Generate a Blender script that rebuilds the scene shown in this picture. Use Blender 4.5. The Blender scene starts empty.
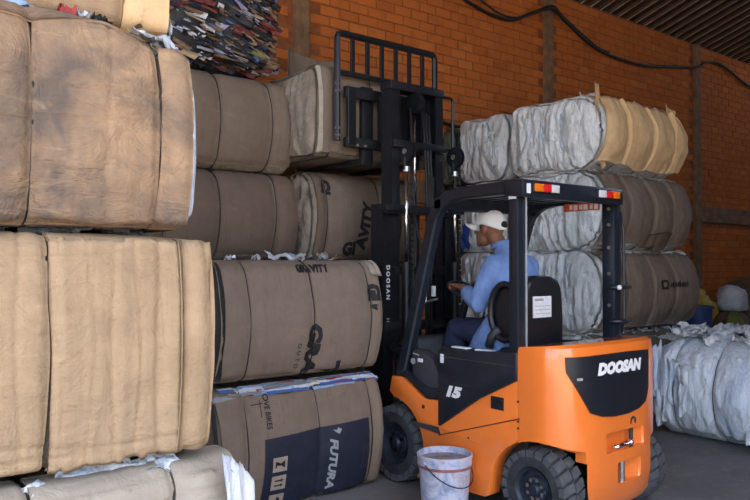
import bpy, bmesh, math, random
import numpy as np
from mathutils import Vector, Matrix

random.seed(7)
SC = bpy.context.scene
COL = SC.collection

# ------------------------------------------------------------------ camera
cam_d = bpy.data.cameras.new('camera')
cam_d.sensor_width = 36.0
cam_d.lens = 735 * 36.0 / 750
cam_d.clip_end = 400
cam = bpy.data.objects.new('camera', cam_d)
COL.objects.link(cam)
cam.location = (0, 0, 1.6)
cam.rotation_euler = (math.radians(90.94), 0, -math.atan2(.625, .78))
SC.camera = cam

# ------------------------------------------------------------------ light
W = bpy.data.worlds.new('world')
SC.world = W
W.use_nodes = True
wn = W.node_tree
wn.nodes.clear()
sky = wn.nodes.new('ShaderNodeTexSky')
sky.sky_type = 'NISHITA'
sky.sun_disc = False
sky.sun_elevation = math.radians(66)
sky.sun_rotation = math.radians(195)
sky.air_density = 1.0
sky.dust_density = 2.5
bg = wn.nodes.new('ShaderNodeBackground')
bg.inputs['Strength'].default_value = 0.55
wo = wn.nodes.new('ShaderNodeOutputWorld')
wn.links.new(sky.outputs[0], bg.inputs['Color'])
wn.links.new(bg.outputs[0], wo.inputs['Surface'])

sun_d = bpy.data.lights.new('sun', 'SUN')
sun_d.energy = 9.0
sun_d.angle = math.radians(0.6)
sun_d.color = (1.0, .93, .82)
sun = bpy.data.objects.new('sun', sun_d)
COL.objects.link(sun)
sun.location = (-3, -8, 12)
SUN_DIR = Vector((0.25, 0.42, -1.25)).normalized()      # travels into the yard from behind the camera
sun.rotation_euler = SUN_DIR.to_track_quat('-Z', 'Y').to_euler()

SC.view_settings.view_transform = 'Standard'
SC.view_settings.look = 'None'
SC.view_settings.exposure = 0.60
SC.view_settings.gamma = 1.0
SC.view_settings.use_curve_mapping = False
SC.cycles.max_bounces = 8
SC.cycles.diffuse_bounces = 5

# ------------------------------------------------------------------ noise
def _hash(ix, iy, iz, seed):
    h = (ix * 374761393 + iy * 668265263 + iz * 2147483647 + seed * 974634777) & 0xffffffff
    h = ((h ^ (h >> 13)) * 1274126177) & 0xffffffff
    h = h ^ (h >> 16)
    return (h & 0xffffff) / float(0xffffff)

def vnoise(p, seed=0):
    p = np.asarray(p, dtype=float)
    i = np.floor(p).astype(np.int64)
    f = p - i
    f = f * f * (3 - 2 * f)
    r = 0
    for dx in (0, 1):
        wx = f[..., 0] if dx else 1 - f[..., 0]
        for dy in (0, 1):
            wy = f[..., 1] if dy else 1 - f[..., 1]
            for dz in (0, 1):
                wz = f[..., 2] if dz else 1 - f[..., 2]
                r = r + wx * wy * wz * _hash(i[..., 0] + dx, i[..., 1] + dy, i[..., 2] + dz, seed)
    return r * 2 - 1

def fbm(p, seed=0, oct=3):
    p = np.asarray(p, dtype=float)
    a, s, r = 1.0, 0, 0
    for k in range(oct):
        r = r + a * vnoise(p * (2 ** k), seed + k * 17)
        s += a
        a *= .5
    return r / s

def ridged(p, seed=0, oct=3):
    p = np.asarray(p, dtype=float)
    a, s, r = 1.0, 0, 0
    for k in range(oct):
        r = r + a * (1 - 2 * np.abs(vnoise(p * (2 ** k), seed + k * 31)))
        s += a
        a *= .55
    return r / s

# ------------------------------------------------------------------ materials
def new_mat(name):
    m = bpy.data.materials.new(name)
    m.use_nodes = True
    return m, m.node_tree, m.node_tree.nodes['Principled BSDF']

def c4(c):
    return (c[0], c[1], c[2], 1)

def node(nt, t, **kw):
    n = nt.nodes.new(t)
    for k, v in kw.items():
        if k in n.inputs:
            n.inputs[k].default_value = v
        else:
            setattr(n, k, v)
    return n

def ramp(nt, fac, stops):
    r = nt.nodes.new('ShaderNodeValToRGB')
    el = r.color_ramp.elements
    while len(el) > 1:
        el.remove(el[-1])
    el[0].position, el[0].color = stops[0][0], c4(stops[0][1])
    for p, c in stops[1:]:
        e = el.new(p)
        e.color = c4(c)
    nt.links.new(fac, r.inputs[0])
    return r.outputs[0]

def mixc(nt, fac, a, b, mode='MIX'):
    n = nt.nodes.new('ShaderNodeMix')
    n.data_type = 'RGBA'
    n.blend_type = mode
    for s, v in ((n.inputs[0], fac), (n.inputs[6], a), (n.inputs[7], b)):
        if hasattr(v, 'is_linked') or isinstance(v, bpy.types.NodeSocket):
            nt.links.new(v, s)
        else:
            s.default_value = v if not isinstance(v, tuple) else c4(v)
    return n.outputs[2]

def coords(nt, scale=(1, 1, 1), which='Object'):
    t = nt.nodes.new('ShaderNodeTexCoord')
    mp = nt.nodes.new('ShaderNodeMapping')
    mp.inputs['Scale'].default_value = scale
    nt.links.new(t.outputs[which], mp.inputs[0])
    return mp.outputs[0]

def noise_n(nt, vec, scale, detail=3, rough=.5, dist=0.0):
    n = node(nt, 'ShaderNodeTexNoise')
    n.inputs['Scale'].default_value = scale
    n.inputs['Detail'].default_value = detail
    n.inputs['Roughness'].default_value = rough
    n.inputs['Distortion'].default_value = dist
    nt.links.new(vec, n.inputs['Vector'])
    return n.outputs['Fac']

def bump(nt, b, h, strength=.3, dist=.01, prev=None):
    n = nt.nodes.new('ShaderNodeBump')
    n.inputs['Strength'].default_value = strength
    n.inputs['Distance'].default_value = dist
    nt.links.new(h, n.inputs['Height'])
    if prev is not None:
        nt.links.new(prev, n.inputs['Normal'])
    nt.links.new(n.outputs[0], b.inputs['Normal'])
    return n.outputs[0]

def plain(name, col, rough=.5, metal=0.0, var=.12, nscale=14, bstr=.08, spec=.5, coat=0.0):
    """a plain paint / plastic / cloth with slight wear in tone and relief"""
    m, nt, b = new_mat(name)
    v = coords(nt)
    f = noise_n(nt, v, nscale, 4, .6)
    d = tuple(max(0, c * (1 - var)) for c in col)
    l = tuple(min(1, c * (1 + var)) for c in col)
    nt.links.new(ramp(nt, f, [(.3, d), (.7, l)]), b.inputs['Base Color'])
    b.inputs['Roughness'].default_value = rough
    b.inputs['Metallic'].default_value = metal
    b.inputs['Specular IOR Level'].default_value = spec
    b.inputs['Coat Weight'].default_value = coat
    b.inputs['Coat Roughness'].default_value = .05
    if bstr:
        bump(nt, b, noise_n(nt, v, nscale * 6, 3), bstr, .004)
    return m

def cardboard(name, col, stain=(.12, .08, .055), amt=.35, flute='Z', wr=.5, seed=0.0, fl=.10, lo=.46, hi=.78, wd=1.6):
    m, nt, b = new_mat(name)
    v = coords(nt)
    mp = nt.nodes.new('ShaderNodeMapping')
    mp.inputs['Location'].default_value = (seed, seed * .7, seed * .3)
    nt.links.new(v, mp.inputs[0])
    v = mp.outputs[0]
    fiber = noise_n(nt, v, 9, 6, .65)
    big = noise_n(nt, v, 2.3, 4, .6, .6)
    base = ramp(nt, fiber, [(.25, tuple(c * .86 for c in col)), (.75, tuple(min(1, c * 1.10) for c in col))])
    sm = nt.nodes.new('ShaderNodeMapRange')
    sm.inputs[1].default_value = lo
    sm.inputs[2].default_value = hi
    sm.inputs[4].default_value = amt
    nt.links.new(big, sm.inputs[0])
    colr = mixc(nt, sm.outputs[0], base, stain)
    # flute shadow lines printed through the liner
    w = node(nt, 'ShaderNodeTexWave', wave_type='BANDS', bands_direction='X' if flute == 'Z' else 'Z')
    w.inputs['Scale'].default_value = 3.2
    w.inputs['Distortion'].default_value = wd
    w.inputs['Detail'].default_value = 3
    nt.links.new(v, w.inputs['Vector'])
    wf = nt.nodes.new('ShaderNodeMath'); wf.operation = 'MULTIPLY'; wf.inputs[1].default_value = fl
    nt.links.new(w.outputs['Fac'], wf.inputs[0])
    colr = mixc(nt, wf.outputs[0], colr, tuple(c * .55 for c in col))
    st = noise_n(nt, coords(nt, (26, 3, 1.6) if flute == 'Z' else (1.6, 3, 26)), 1.5, 4, .6, .4)
    colr = mixc(nt, ramp(nt, st, [(.56, (0, 0, 0)), (.70, (.42, .42, .42))]), colr, tuple(c * .62 for c in col))
    lt = noise_n(nt, coords(nt, (2, 3, 9) if flute == 'Z' else (9, 3, 2)), 2.2, 5, .65, .8)
    colr = mixc(nt, ramp(nt, lt, [(.60, (0, 0, 0)), (.72, (.35, .35, .35))]), colr, tuple(min(.8, c * 1.35) for c in col))
    # scuff specks
    sp = noise_n(nt, v, 38, 2, .5)
    colr = mixc(nt, ramp(nt, sp, [(.66, (0, 0, 0)), (.74, (.35, .35, .35))]), colr, tuple(c * .5 for c in col))
    nt.links.new(colr, b.inputs['Base Color'])
    b.inputs['Roughness'].default_value = .82
    b.inputs['Specular IOR Level'].default_value = .25
    n1 = bump(nt, b, w.outputs['Fac'], .12 * wr, .01)
    n2 = bump(nt, b, noise_n(nt, v, 7, 5, .62, 1.2), .55 * wr, .03, n1)
    vv = coords(nt, (30, 3, 5) if flute == 'Z' else (5, 3, 30))
    n3 = bump(nt, b, noise_n(nt, vv, 1.6, 3), .18 * wr, .006, n2)
    bump(nt, b, noise_n(nt, coords(nt, (3, 3, 11) if flute == 'Z' else (11, 3, 3)), 3.0, 5, .6, 2.0), .4 * wr, .012, n3)
    return m

def film(name, lo, hi, rough=.28, seed=0.0, tint=None):
    """crumpled milky polythene, creased down the bale"""
    m, nt, b = new_mat(name)
    t = coords(nt, (1, 1, 1))
    def mapped(sc):
        mp = nt.nodes.new('ShaderNodeMapping')
        mp.inputs['Location'].default_value = (seed, seed * .7, seed * .3)
        mp.inputs['Scale'].default_value = sc
        nt.links.new(t, mp.inputs[0])
        return mp.outputs[0]
    v, w = mapped((1, 1, .26)), mapped((1, 1, .6))
    a = noise_n(nt, v, 15, 6, .68, 1.3)
    c = ramp(nt, a, [(.28, lo), (.44, tuple(p * .35 + q * .65 for p, q in zip(lo, hi))), (.55, hi), (.8, tuple(min(.9, q * 1.06) for q in hi))])
    dk = noise_n(nt, w, 26, 3, .6, 1.0)
    c = mixc(nt, ramp(nt, dk, [(.66, (0, 0, 0)), (.72, (.7, .7, .7))]), c, tuple(p * .5 for p in lo))
    if tint:
        t2 = noise_n(nt, w, 3.1, 3, .5, .5)
        c = mixc(nt, ramp(nt, t2, [(.50, (0, 0, 0)), (.66, (.7, .7, .7))]), c, tint)
    nt.links.new(c, b.inputs['Base Color'])
    b.inputs['Roughness'].default_value = rough
    b.inputs['Specular IOR Level'].default_value = .65
    n1 = bump(nt, b, noise_n(nt, v, 17, 6, .68, 1.6), .75, .035)
    bump(nt, b, noise_n(nt, w, 42, 4, .6, 1.2), .5, .010, n1)
    return m

M = {}
M['wire'] = plain('baling wire', (.035, .03, .028), .55, .6)
M['concrete'] = plain('pilaster concrete', (.20, .115, .062), .9, 0, .3, 8, .4)
M['mortar'] = plain('mortar', (.25, .080, .028), .95, 0, .3, 12, .4)
M['orange'] = plain('orange paint', (.90, .205, .03), .30, 0, .05, 5, .004, .5, 1.0)
M['black'] = plain('black enamel', (.013, .017, .025), .30, 0, .25, 10, .03)
M['mastblk'] = plain('mast black steel', (.012, .0125, .016), .42, .2, .35, 18, .08)
M['blackp'] = plain('black moulded plastic', (.011, .0125, .018), .42, 0, .2, 30, .05)
M['darkgrey'] = plain('dark grey moulding', (.035, .037, .042), .55, 0, .2, 30, .08)
M['rubber'] = plain('tyre rubber', (.030, .032, .037), .75, 0, .5, 14, .25)
M['lug'] = plain('dusty tyre lugs', (.075, .078, .085), .85, 0, .3, 22, .25)
M['chrome'] = plain('chrome rod', (.8, .8, .82), .12, 1, .03, 10, 0)
M['steel'] = plain('worn steel', (.45, .44, .43), .38, .9, .3, 30, .1)
M['rim'] = plain('rim paint', (.022, .028, .042), .45, .2, .2, 18, .05)
M['axle'] = plain('greasy axle iron', (.03, .026, .022), .7, .2, .4, 20, .2)
M['vinyl'] = plain('seat vinyl', (.014, .015, .018), .33, 0, .2, 40, .06)
M['white'] = plain('white print', (.82, .82, .82), .5, 0, .04, 20, 0)
M['label'] = plain('label paper', (.72, .74, .78), .55, 0, .1, 60, 0)
M['greyprint'] = plain('grey print', (.30, .31, .33), .6, 0, .1, 20, 0)
M['amber'] = plain('amber lens', (.75, .17, .01), .2, 0, .1, 60, .1)
M['red'] = plain('red lens', (.62, .02, .02), .2, 0, .1, 60, .1)
M['clear'] = plain('clear lens', (.62, .62, .62), .15, 0, .1, 60, .1)
M['redsign'] = plain('red warning print', (.6, .09, .04), .5, 0, .1, 60, 0)
M['shirt'] = plain('blue work shirt', (.17, .265, .51), .85, 0, .16, 9, .3, .2)
M['trousers'] = plain('navy trousers', (.022, .03, .062), .9, 0, .2, 12, .25, .2)
M['skin'] = plain('skin', (.23, .105, .06), .55, 0, .1, 16, .06, .35)
M['hair'] = plain('grey black hair', (.02, .018, .017), .7, 0, .3, 60, .3)
M['cap'] = plain('white cotton cap', (.90, .91, .93), .85, 0, .03, 20, .1, .2)
M['shoe'] = plain('dark shoe leather', (.02, .017, .015), .5)
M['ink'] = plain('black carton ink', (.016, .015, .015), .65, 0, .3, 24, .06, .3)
M['navyink'] = plain('navy carton print', (.016, .019, .034), .62, 0, .25, 10, .10, .3)
M['cardgrey'] = plain('bare carton in print', (.34, .27, .21), .75, 0, .15, 18, .05)
M['cable'] = plain('cable sheath', (.012, .01, .01), .6)

# ------------------------------------------------------------------ mesh helpers
ORG = {}        # object -> world point that its mesh coordinates count from

def link(o, parent=None):
    COL.objects.link(o)
    if parent is not None:
        o.parent = parent
    return o

def mesh_obj(name, verts, faces, m, parent=None, smooth=True, org=None):
    v = np.asarray(verts, dtype=float)
    if org is None:
        org = ORG.get(parent.name if parent else None, Vector((0, 0, 0)))
    v = v - np.array(org)[None, :]
    me = bpy.data.meshes.new(name)
    me.from_pydata(v.tolist(), [], faces if isinstance(faces, list) else faces.tolist())
    me.materials.append(m)
    if smooth:
        me.polygons.foreach_set('use_smooth', [True] * len(me.polygons))
    me.update()
    o = bpy.data.objects.new(name, me)
    link(o, parent)
    ORG[o.name] = Vector(org)
    return o

def thing(name, label, cat, loc=(0, 0, 0), group=None, rz=0, local=False, rx=0, ry=0):
    o = bpy.data.objects.new(name, None)
    o.empty_display_size = .1
    o.location = loc
    o.rotation_euler = (rx, ry, rz)
    o['label'] = label
    o['category'] = cat
    if group:
        o['group'] = group
    link(o)
    ORG[o.name] = Vector((0, 0, 0)) if local else Vector(loc)
    return o

def tag(o, label, cat, group=None):
    o['label'] = label
    o['category'] = cat
    if group:
        o['group'] = group
    return o

class MB:
    """collects simple solids into one mesh"""
    def __init__(s):
        s.v, s.f = [], []
    def add(s, v, f):
        n = len(s.v)
        s.v += [tuple(p) for p in v]
        s.f += [tuple(i + n for i in q) for q in f]
        return s
    def box(s, x0, x1, y0, y1, z0, z1, bev=.0, rot=None, piv=None):
        bm = bmesh.new()
        bmesh.ops.create_cube(bm, size=1)
        for p in bm.verts:
            p.co = Vector(((x0 + x1) / 2 + p.co.x * (x1 - x0), (y0 + y1) / 2 + p.co.y * (y1 - y0), (z0 + z1) / 2 + p.co.z * (z1 - z0)))
        if bev > 0:
            bmesh.ops.bevel(bm, geom=bm.edges[:], offset=bev, segments=2, affect='EDGES', profile=.5)
        if rot is not None:
            c = Vector(piv) if piv else Vector(((x0 + x1) / 2, (y0 + y1) / 2, (z0 + z1) / 2))
            for p in bm.verts:
                p.co = c + rot @ (p.co - c)
        s.bm(bm)
        return s
    def bm(s, bm):
        bm.verts.ensure_lookup_table()
        bm.verts.index_update()
        s.add([p.co[:] for p in bm.verts], [[w.index for w in f.verts] for f in bm.faces])
        bm.free()
    def prism(s, poly, a, b, axis='x', bev=0.0):
        """poly in the two other axes (y,z / x,z / x,y), pushed from a to b along axis"""
        bm = bmesh.new()
        def P(p, d):
            return {'x': (d, p[0], p[1]), 'y': (p[0], d, p[1]), 'z': (p[0], p[1], d)}[axis]
        A = [bm.verts.new(P(p, a)) for p in poly]
        B = [bm.verts.new(P(p, b)) for p in poly]
        bm.faces.new(A)
        bm.faces.new(B[::-1])
        n = len(poly)
        for i in range(n):
            bm.faces.new((A[i], B[i], B[(i + 1) % n], A[(i + 1) % n]))
        bmesh.ops.recalc_face_normals(bm, faces=bm.faces[:])
        if bev > 0:
            bmesh.ops.bevel(bm, geom=bm.edges[:], offset=bev, segments=2, affect='EDGES', profile=.5, clamp_overlap=True)
        s.bm(bm)
        return s
    def cyl(s, p0, p1, r, n=16, r1=None, caps=True):
        p0, p1 = Vector(p0), Vector(p1)
        d = (p1 - p0).normalized()
        a = d.orthogonal().normalized()
        b = d.cross(a)
        r1 = r if r1 is None else r1
        v = []
        for p, rr in ((p0, r), (p1, r1)):
            for i in range(n):
                t = 2 * math.pi * i / n
                v.append(p + (a * math.cos(t) + b * math.sin(t)) * rr)
        f = [(i, (i + 1) % n, n + (i + 1) % n, n + i) for i in range(n)]
        if caps:
            f += [tuple(range(n))[::-1], tuple(range(n, 2 * n))]
        return s.add(v, f)
    def tube(s, pts, r, n=8, closed=False, caps=True):
        pts = [Vector(p) for p in pts]
        k = len(pts)
        rs = r if isinstance(r, (list, tuple)) else [r] * k
        up, v = None, []
        for i in range(k):
            if closed:
                d = pts[(i + 1) % k] - pts[i - 1]
            else:
                d = pts[min(i + 1, k - 1)] - pts[max(i - 1, 0)]
            d.normalize()
            if up is None:
                up = d.orthogonal().normalized()
            else:
                up = (up - d * up.dot(d)).normalized()
            b = d.cross(up)
            for j in range(n):
                t = 2 * math.pi * j / n
                v.append(pts[i] + (up * math.cos(t) + b * math.sin(t)) * rs[i])
        f = []
        for i in range(k if closed else k - 1):
            i2 = (i + 1) % k
            for j in range(n):
                j2 = (j + 1) % n
                f.append((i * n + j, i * n + j2, i2 * n + j2, i2 * n + j))
        if not closed and caps:
            f += [tuple(range(n))[::-1], tuple((k - 1) * n + j for j in range(n))]
        return s.add(v, f)
    def lathe(s, prof, c, axis='z', n=24, close=False):
        """prof: (radius, height) pairs round the axis through c"""
        v = []
        for r, h in prof:
            for j in range(n):
                t = 2 * math.pi * j / n
                a, b = r * math.cos(t), r * math.sin(t)
                v.append({'z': (c[0] + a, c[1] + b, c[2] + h), 'x': (c[0] + h, c[1] + a, c[2] + b), 'y': (c[0] + b, c[1] + h, c[2] + a)}[axis])
        k = len(prof)
        f = []
        for i in range(k if close else k - 1):
            i2 = (i + 1) % k
            for j in range(n):
                j2 = (j + 1) % n
                f.append((i * n + j, i * n + j2, i2 * n + j2, i2 * n + j))
        return s.add(v, f)
    def ball(s, c, r, n=14, m=9, rot=None):
        r = r if isinstance(r, (tuple, list)) else (r, r, r)
        v = []
        for i in range(m + 1):
            p = math.pi * i / m
            for j in range(n):
                t = 2 * math.pi * j / n
                q = Vector((r[0] * math.sin(p) * math.cos(t), r[1] * math.sin(p) * math.sin(t), r[2] * math.cos(p)))
                if rot is not None:
                    q = rot @ q
                v.append(Vector(c) + q)
        f = []
        for i in range(m):
            for j in range(n):
                j2 = (j + 1) % n
                f.append((i * n + j, (i + 1) * n + j, (i + 1) * n + j2, i * n + j2))
        return s.add(v, f)
    def build(s, name, m, parent=None, smooth=False):
        o = mesh_obj(name, s.v, s.f, m, parent, smooth)
        fix_normals(o.data)
        if smooth == 'auto':
            auto_smooth(o.data)
        return o

def fix_normals(me):
    bm = bmesh.new()
    bm.from_mesh(me)
    bmesh.ops.remove_doubles(bm, verts=bm.verts[:], dist=1e-6)
    bmesh.ops.recalc_face_normals(bm, faces=bm.faces[:])
    bm.to_mesh(me)
    bm.free()

def auto_smooth(me, ang=40):
    me.polygons.foreach_set('use_smooth', [True] * len(me.polygons))
    bm = bmesh.new()
    bm.from_mesh(me)
    for e in bm.edges:
        if len(e.link_faces) == 2 and e.calc_face_angle(0) > math.radians(ang):
            e.smooth = False
    bm.to_mesh(me)
    bm.free()

def evaluated(o):
    dg = bpy.context.evaluated_depsgraph_get()
    dg.update()
    return bpy.data.meshes.new_from_object(o.evaluated_get(dg))

def apply_mods(o):
    me = evaluated(o)
    old = o.data
    o.modifiers.clear()
    o.data = me
    bpy.data.meshes.remove(old)
    return o

def text_mesh(txt, size, shear=0.0, bold=0.0, sx=1.0, cell=.04, spacing=1.0):
    """letters as flat triangles, centred, cut small enough to bend over a surface"""
    cu = bpy.data.curves.new('letters', 'FONT')
    cu.body = txt
    cu.size = size
    cu.align_x, cu.align_y = 'CENTER', 'CENTER'
    cu.shear = shear
    cu.offset = bold
    cu.space_character = spacing
    cu.resolution_u = 2
    o = bpy.data.objects.new('letters', cu)
    COL.objects.link(o)
    me = evaluated(o)
    bm = bmesh.new()
    bm.from_mesh(me)
    bmesh.ops.triangulate(bm, faces=bm.faces[:])
    for _ in range(4):
        es = [e for e in bm.edges if e.calc_length() > cell]
        if not es:
            break
        bmesh.ops.subdivide_edges(bm, edges=es, cuts=1)
        bmesh.ops.triangulate(bm, faces=bm.faces[:])
    bm.verts.index_update()
    v = np.array([(p.co.x * sx, p.co.y) for p in bm.verts])
    f = [[w.index for w in q.verts] for q in bm.faces]
    bm.free()
    bpy.data.objects.remove(o)
    bpy.data.curves.remove(cu)
    bpy.data.meshes.remove(me)
    return v, f

def grid_faces(nu, nv, flip=False):
    i, j = np.meshgrid(np.arange(nu - 1), np.arange(nv - 1), indexing='ij')
    a = i * nv + j
    q = np.stack([a, a + nv, a + nv + 1, a + 1], -1).reshape(-1, 4)
    return q[:, ::-1] if flip else q

def sheet(name, top, th, m, parent, smooth=True):
    """grid of points (nu,nv,3) given a thickness th along its normals; a closed thin solid"""
    nu, nv = top.shape[:2]
    du = np.gradient(top, axis=0)
    dv = np.gradient(top, axis=1)
    n = np.cross(du, dv)
    n /= np.linalg.norm(n, axis=-1, keepdims=True) + 1e-9
    bot = top - n * th
    V = np.concatenate([top.reshape(-1, 3), bot.reshape(-1, 3)])
    k = nu * nv
    F = [tuple(q) for q in grid_faces(nu, nv)] + [tuple(q + k) for q in grid_faces(nu, nv, True)]
    ring = [(i, 0) for i in range(nu)] + [(nu - 1, j) for j in range(1, nv)] + [(i, nv - 1) for i in range(nu - 2, -1, -1)] + [(0, j) for j in range(nv - 2, 0, -1)]
    idx = [i * nv + j for i, j in ring]
    for a, b in zip(idx, idx[1:] + idx[:1]):
        F.append((a, a + k, b + k, b)[::-1])
    o = mesh_obj(name, V, F, m, parent, smooth)
    return o

# ================================================================== SETTING
def struct(o):
    o['kind'] = 'structure'
    return o

# floor: dusty dark concrete inside, pale sunlit yard outside
def floor_mat():
    m, nt, b = new_mat('dusty concrete floor')
    v = coords(nt)
    a = noise_n(nt, v, 1.1, 6, .65)
    c = ramp(nt, a, [(.3, (.125, .12, .122)), (.7, (.215, .205, .20))])
    d = noise_n(nt, v, 14, 4, .6)
    c = mixc(nt, ramp(nt, d, [(.55, (0, 0, 0)), (.75, (.5, .5, .5))]), c, (.29, .27, .26))
    nt.links.new(c, b.inputs['Base Color'])
    b.inputs['Roughness'].default_value = .75
    bump(nt, b, noise_n(nt, v, 25, 5, .6), .25, .01)
    return m
M['floor'] = floor_mat()
M['yard'] = plain('sunlit yard earth', (.46, .36, .26), .95, 0, .25, 3, .4)
struct(MB().box(-6, 18, -1.5, 6.9, -.25, 0).build('floor', M['floor']))
struct(MB().box(-60, 60, -60, 40, -.35, -.006).build('ground', M['yard']))

WY = 6.75
WTOP = 5.57
DOOR_X, DOOR_H = 3.6, 6.4  # opening of the unseen front wall, sized for the daylight it lets in
ROOF_T = math.tan(math.radians(18))

def brick_mat(name, island):
    m, nt, b = new_mat(name)
    if island:
        g = nt.nodes.new('ShaderNodeNewGeometry')
        f = g.outputs['Random Per Island']
    else:
        g = nt.nodes.new('ShaderNodeObjectInfo')
        f = g.outputs['Random']
    c = ramp(nt, f, [(0, (.46, .128, .028)), (.35, (.54, .158, .036)), (.7, (.49, .142, .032)), (1, (.57, .180, .044))])
    gp = nt.nodes.new('ShaderNodeNewGeometry').outputs['Position']
    d = noise_n(nt, gp, 5, 5, .65)
    c = mixc(nt, ramp(nt, d, [(.5, (0, 0, 0)), (.8, (.6, .6, .6))]), c, (.24, .075, .025))
    d2 = noise_n(nt, gp, .55, 3, .5)
    c = mixc(nt, ramp(nt, d2, [(.45, (0, 0, 0)), (.75, (.4, .4, .4))]), c, (.27, .085, .03))
    nt.links.new(c, b.inputs['Base Color'])
    b.inputs['Roughness'].default_value = .9
    b.inputs['Specular IOR Level'].default_value = .2
    bump(nt, b, noise_n(nt, gp, 40, 4, .6), .4, .008)
    return m
M['brick'] = brick_mat('fired brick', False)
M['brick_far'] = brick_mat('fired brick course', True)

wall = struct(MB().box(-6, 18, WY + .012, WY + .2, 0, WTOP).build('wall_back', M['mortar']))
BL, BH, JT = .272, .118, .013
PIL = [.10 + 4.26 * i for i in range(-1, 5)]      # 4.36, 8.62, 12.88 are in view

def project(x, y, z):
    X = .78 * x - .625 * y
    Z = .625 * x + .78 * y
    return 375 + 735 * X / Z, 262 - 735 * (z - 1.6) / Z, Z

def skyline(px):
    """how far down the brick wall shows, by eye from the stacks before it"""
    for a, b in ((232, 0), (285, 45), (345, 60), (440, 110), (520, 110), (600, 90), (685, 135), (700, 290)):
        if px < a:
            return b
    return 320

def brick_geo():
    l, h, d = BL - JT, BH - JT, .05
    bm = bmesh.new()
    bmesh.ops.create_cube(bm, size=1)
    for p in bm.verts:
        p.co = Vector((p.co.x * l, p.co.y * d, p.co.z * h))
    fr = [e for e in bm.edges if all(v.co.y < 0 for v in e.verts)]
    bmesh.ops.bevel(bm, geom=fr, offset=.006, segments=1, affect='EDGES')
    return bm
proto = brick_geo()
bme = bpy.data.meshes.new('brick')
proto.to_mesh(bme)
bme.materials.append(M['brick'])
pv = np.array([p.co[:] for p in proto.verts])
pf = [[w.index for w in f.verts] for f in proto.faces]
spots = []
for r in range(4, int(WTOP / BH)):
    z = (r + .5) * BH
    for k in range(9, int(17.8 / BL)):
        x = k * BL + (.5 * BL if r % 2 else 0) + random.uniform(-.006, .006)
        if any(abs(x - p) < .09 + BL * .25 for p in PIL) or 2.30 < z < 2.64:
            continue
        px, py, Z = project(x, WY, z)
        vis = -5 < px < 760 and -5 < py < skyline(px)
        size = Z - (100 if vis else 0)
        spots.append((size, x, z))
spots.sort()
V, F = [], []
for i, (sz, x, z) in enumerate(spots):
    y = WY + .025 + random.uniform(-.005, .006)
    if i < 298:
        o = bpy.data.objects.new('brick', bme)
        o.location = (x, y, z)
        o.rotation_euler = (random.uniform(-.01, .01), random.uniform(-.008, .008), random.uniform(-.015, .015))
        link(o, wall)
    else:
        n = len(V)
        V += (pv + np.array([x, y, z + random.uniform(-.003, .003)])).tolist()
        F += [[j + n for j in q] for q in pf]
o = mesh_obj('brick_courses', V, F, M['brick_far'], wall, False)
o['kind'] = 'stuff'
for i, p in enumerate(PIL):
    b = MB().box(p - .085, p + .085, WY - .06, WY + .05, 0, WTOP - .02, .008)
    struct(b.build('trim_%d' % (i + 1), M['concrete']))
struct(MB().box(-6, 18, WY - .035, WY + .05, 2.33, 2.62, .008).build('trim_9', M['concrete']))
# the shed is open along its left side; only a post carries the roof there
struct(MB().box(-6.2, -5.9, 6.5, 6.8, 0, WTOP).build('trim_11', M['concrete']))
struct(MB().box(18, 18.2, -1.5, 6.9, 0, WTOP).build('wall_right_unseen', M['mortar']))  # unseen wall, added to block light from that end
# yard side of the shed: unseen wall and lintel, added to narrow the daylight to one opening
struct(MB().box(DOOR_X, 18.2, -1.7, -1.5, 0, 8.25).build('wall_front_unseen', M['mortar']))
struct(MB().box(-6.2, DOOR_X, -1.7, -1.5, DOOR_H, 8.25).build('trim_10', M['mortar']))

# pitched roof of ribbed sheets, rising from the wall towards the yard
M['roof'] = plain('weathered roof sheet', (.075, .05, .036), .75, .1, .3, 5, .2)
M['rib'] = plain('roof rib edge light', (.50, .40, .31), .6, .2, .25, 6, .1)  # pale colour paints the light caught along the rib edges
roof = struct(MB().prism([(6.95, WTOP - .02), (-1.9, WTOP - .02 + 8.85 * ROOF_T), (-1.9, WTOP + .06 + 8.85 * ROOF_T), (6.95, WTOP + .06)], -6, 18, 'x').build('ceiling', M['roof']))
def roof_sheet(x0):
    prof = []
    for k in range(4):
        a = x0 + k * .25
        prof += [(a, 0), (a + .17, 0), (a + .19, -.035), (a + .23, -.035)]
    prof.append((x0 + .995, 0))
    v, f = [], []
    for y in (6.95, -1.9):
        zz = WTOP - .03 + (6.95 - y) * ROOF_T
        v += [(x, y, zz + d) for x, d in prof]
    n = len(prof)
    f = [(i, i + 1, n + i + 1, n + i) for i in range(n - 1)]
    return mesh_obj('roof_sheet', v, f, M['roof'], roof, False)
for k in range(24):
    s = roof_sheet(-6 + k)
    for q in range(4):
        xx = -6 + k + q * .25 + .21
        v = []
        for y in (6.9, -1.88):
            zz = WTOP - .03 + (6.95 - y) * ROOF_T
            v += [(xx - .012, y, zz - .036), (xx + .012, y, zz - .036), (xx + .012, y, zz - .043), (xx - .012, y, zz - .043)]
        f = [(0, 1, 2, 3), (7, 6, 5, 4)] + [(i, (i + 1) % 4 + 0, 4 + (i + 1) % 4, 4 + i) for i in range(4)]
        mesh_obj('rib', v, f, M['rib'], s, False)  # thin strip carrying that painted edge light

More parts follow.
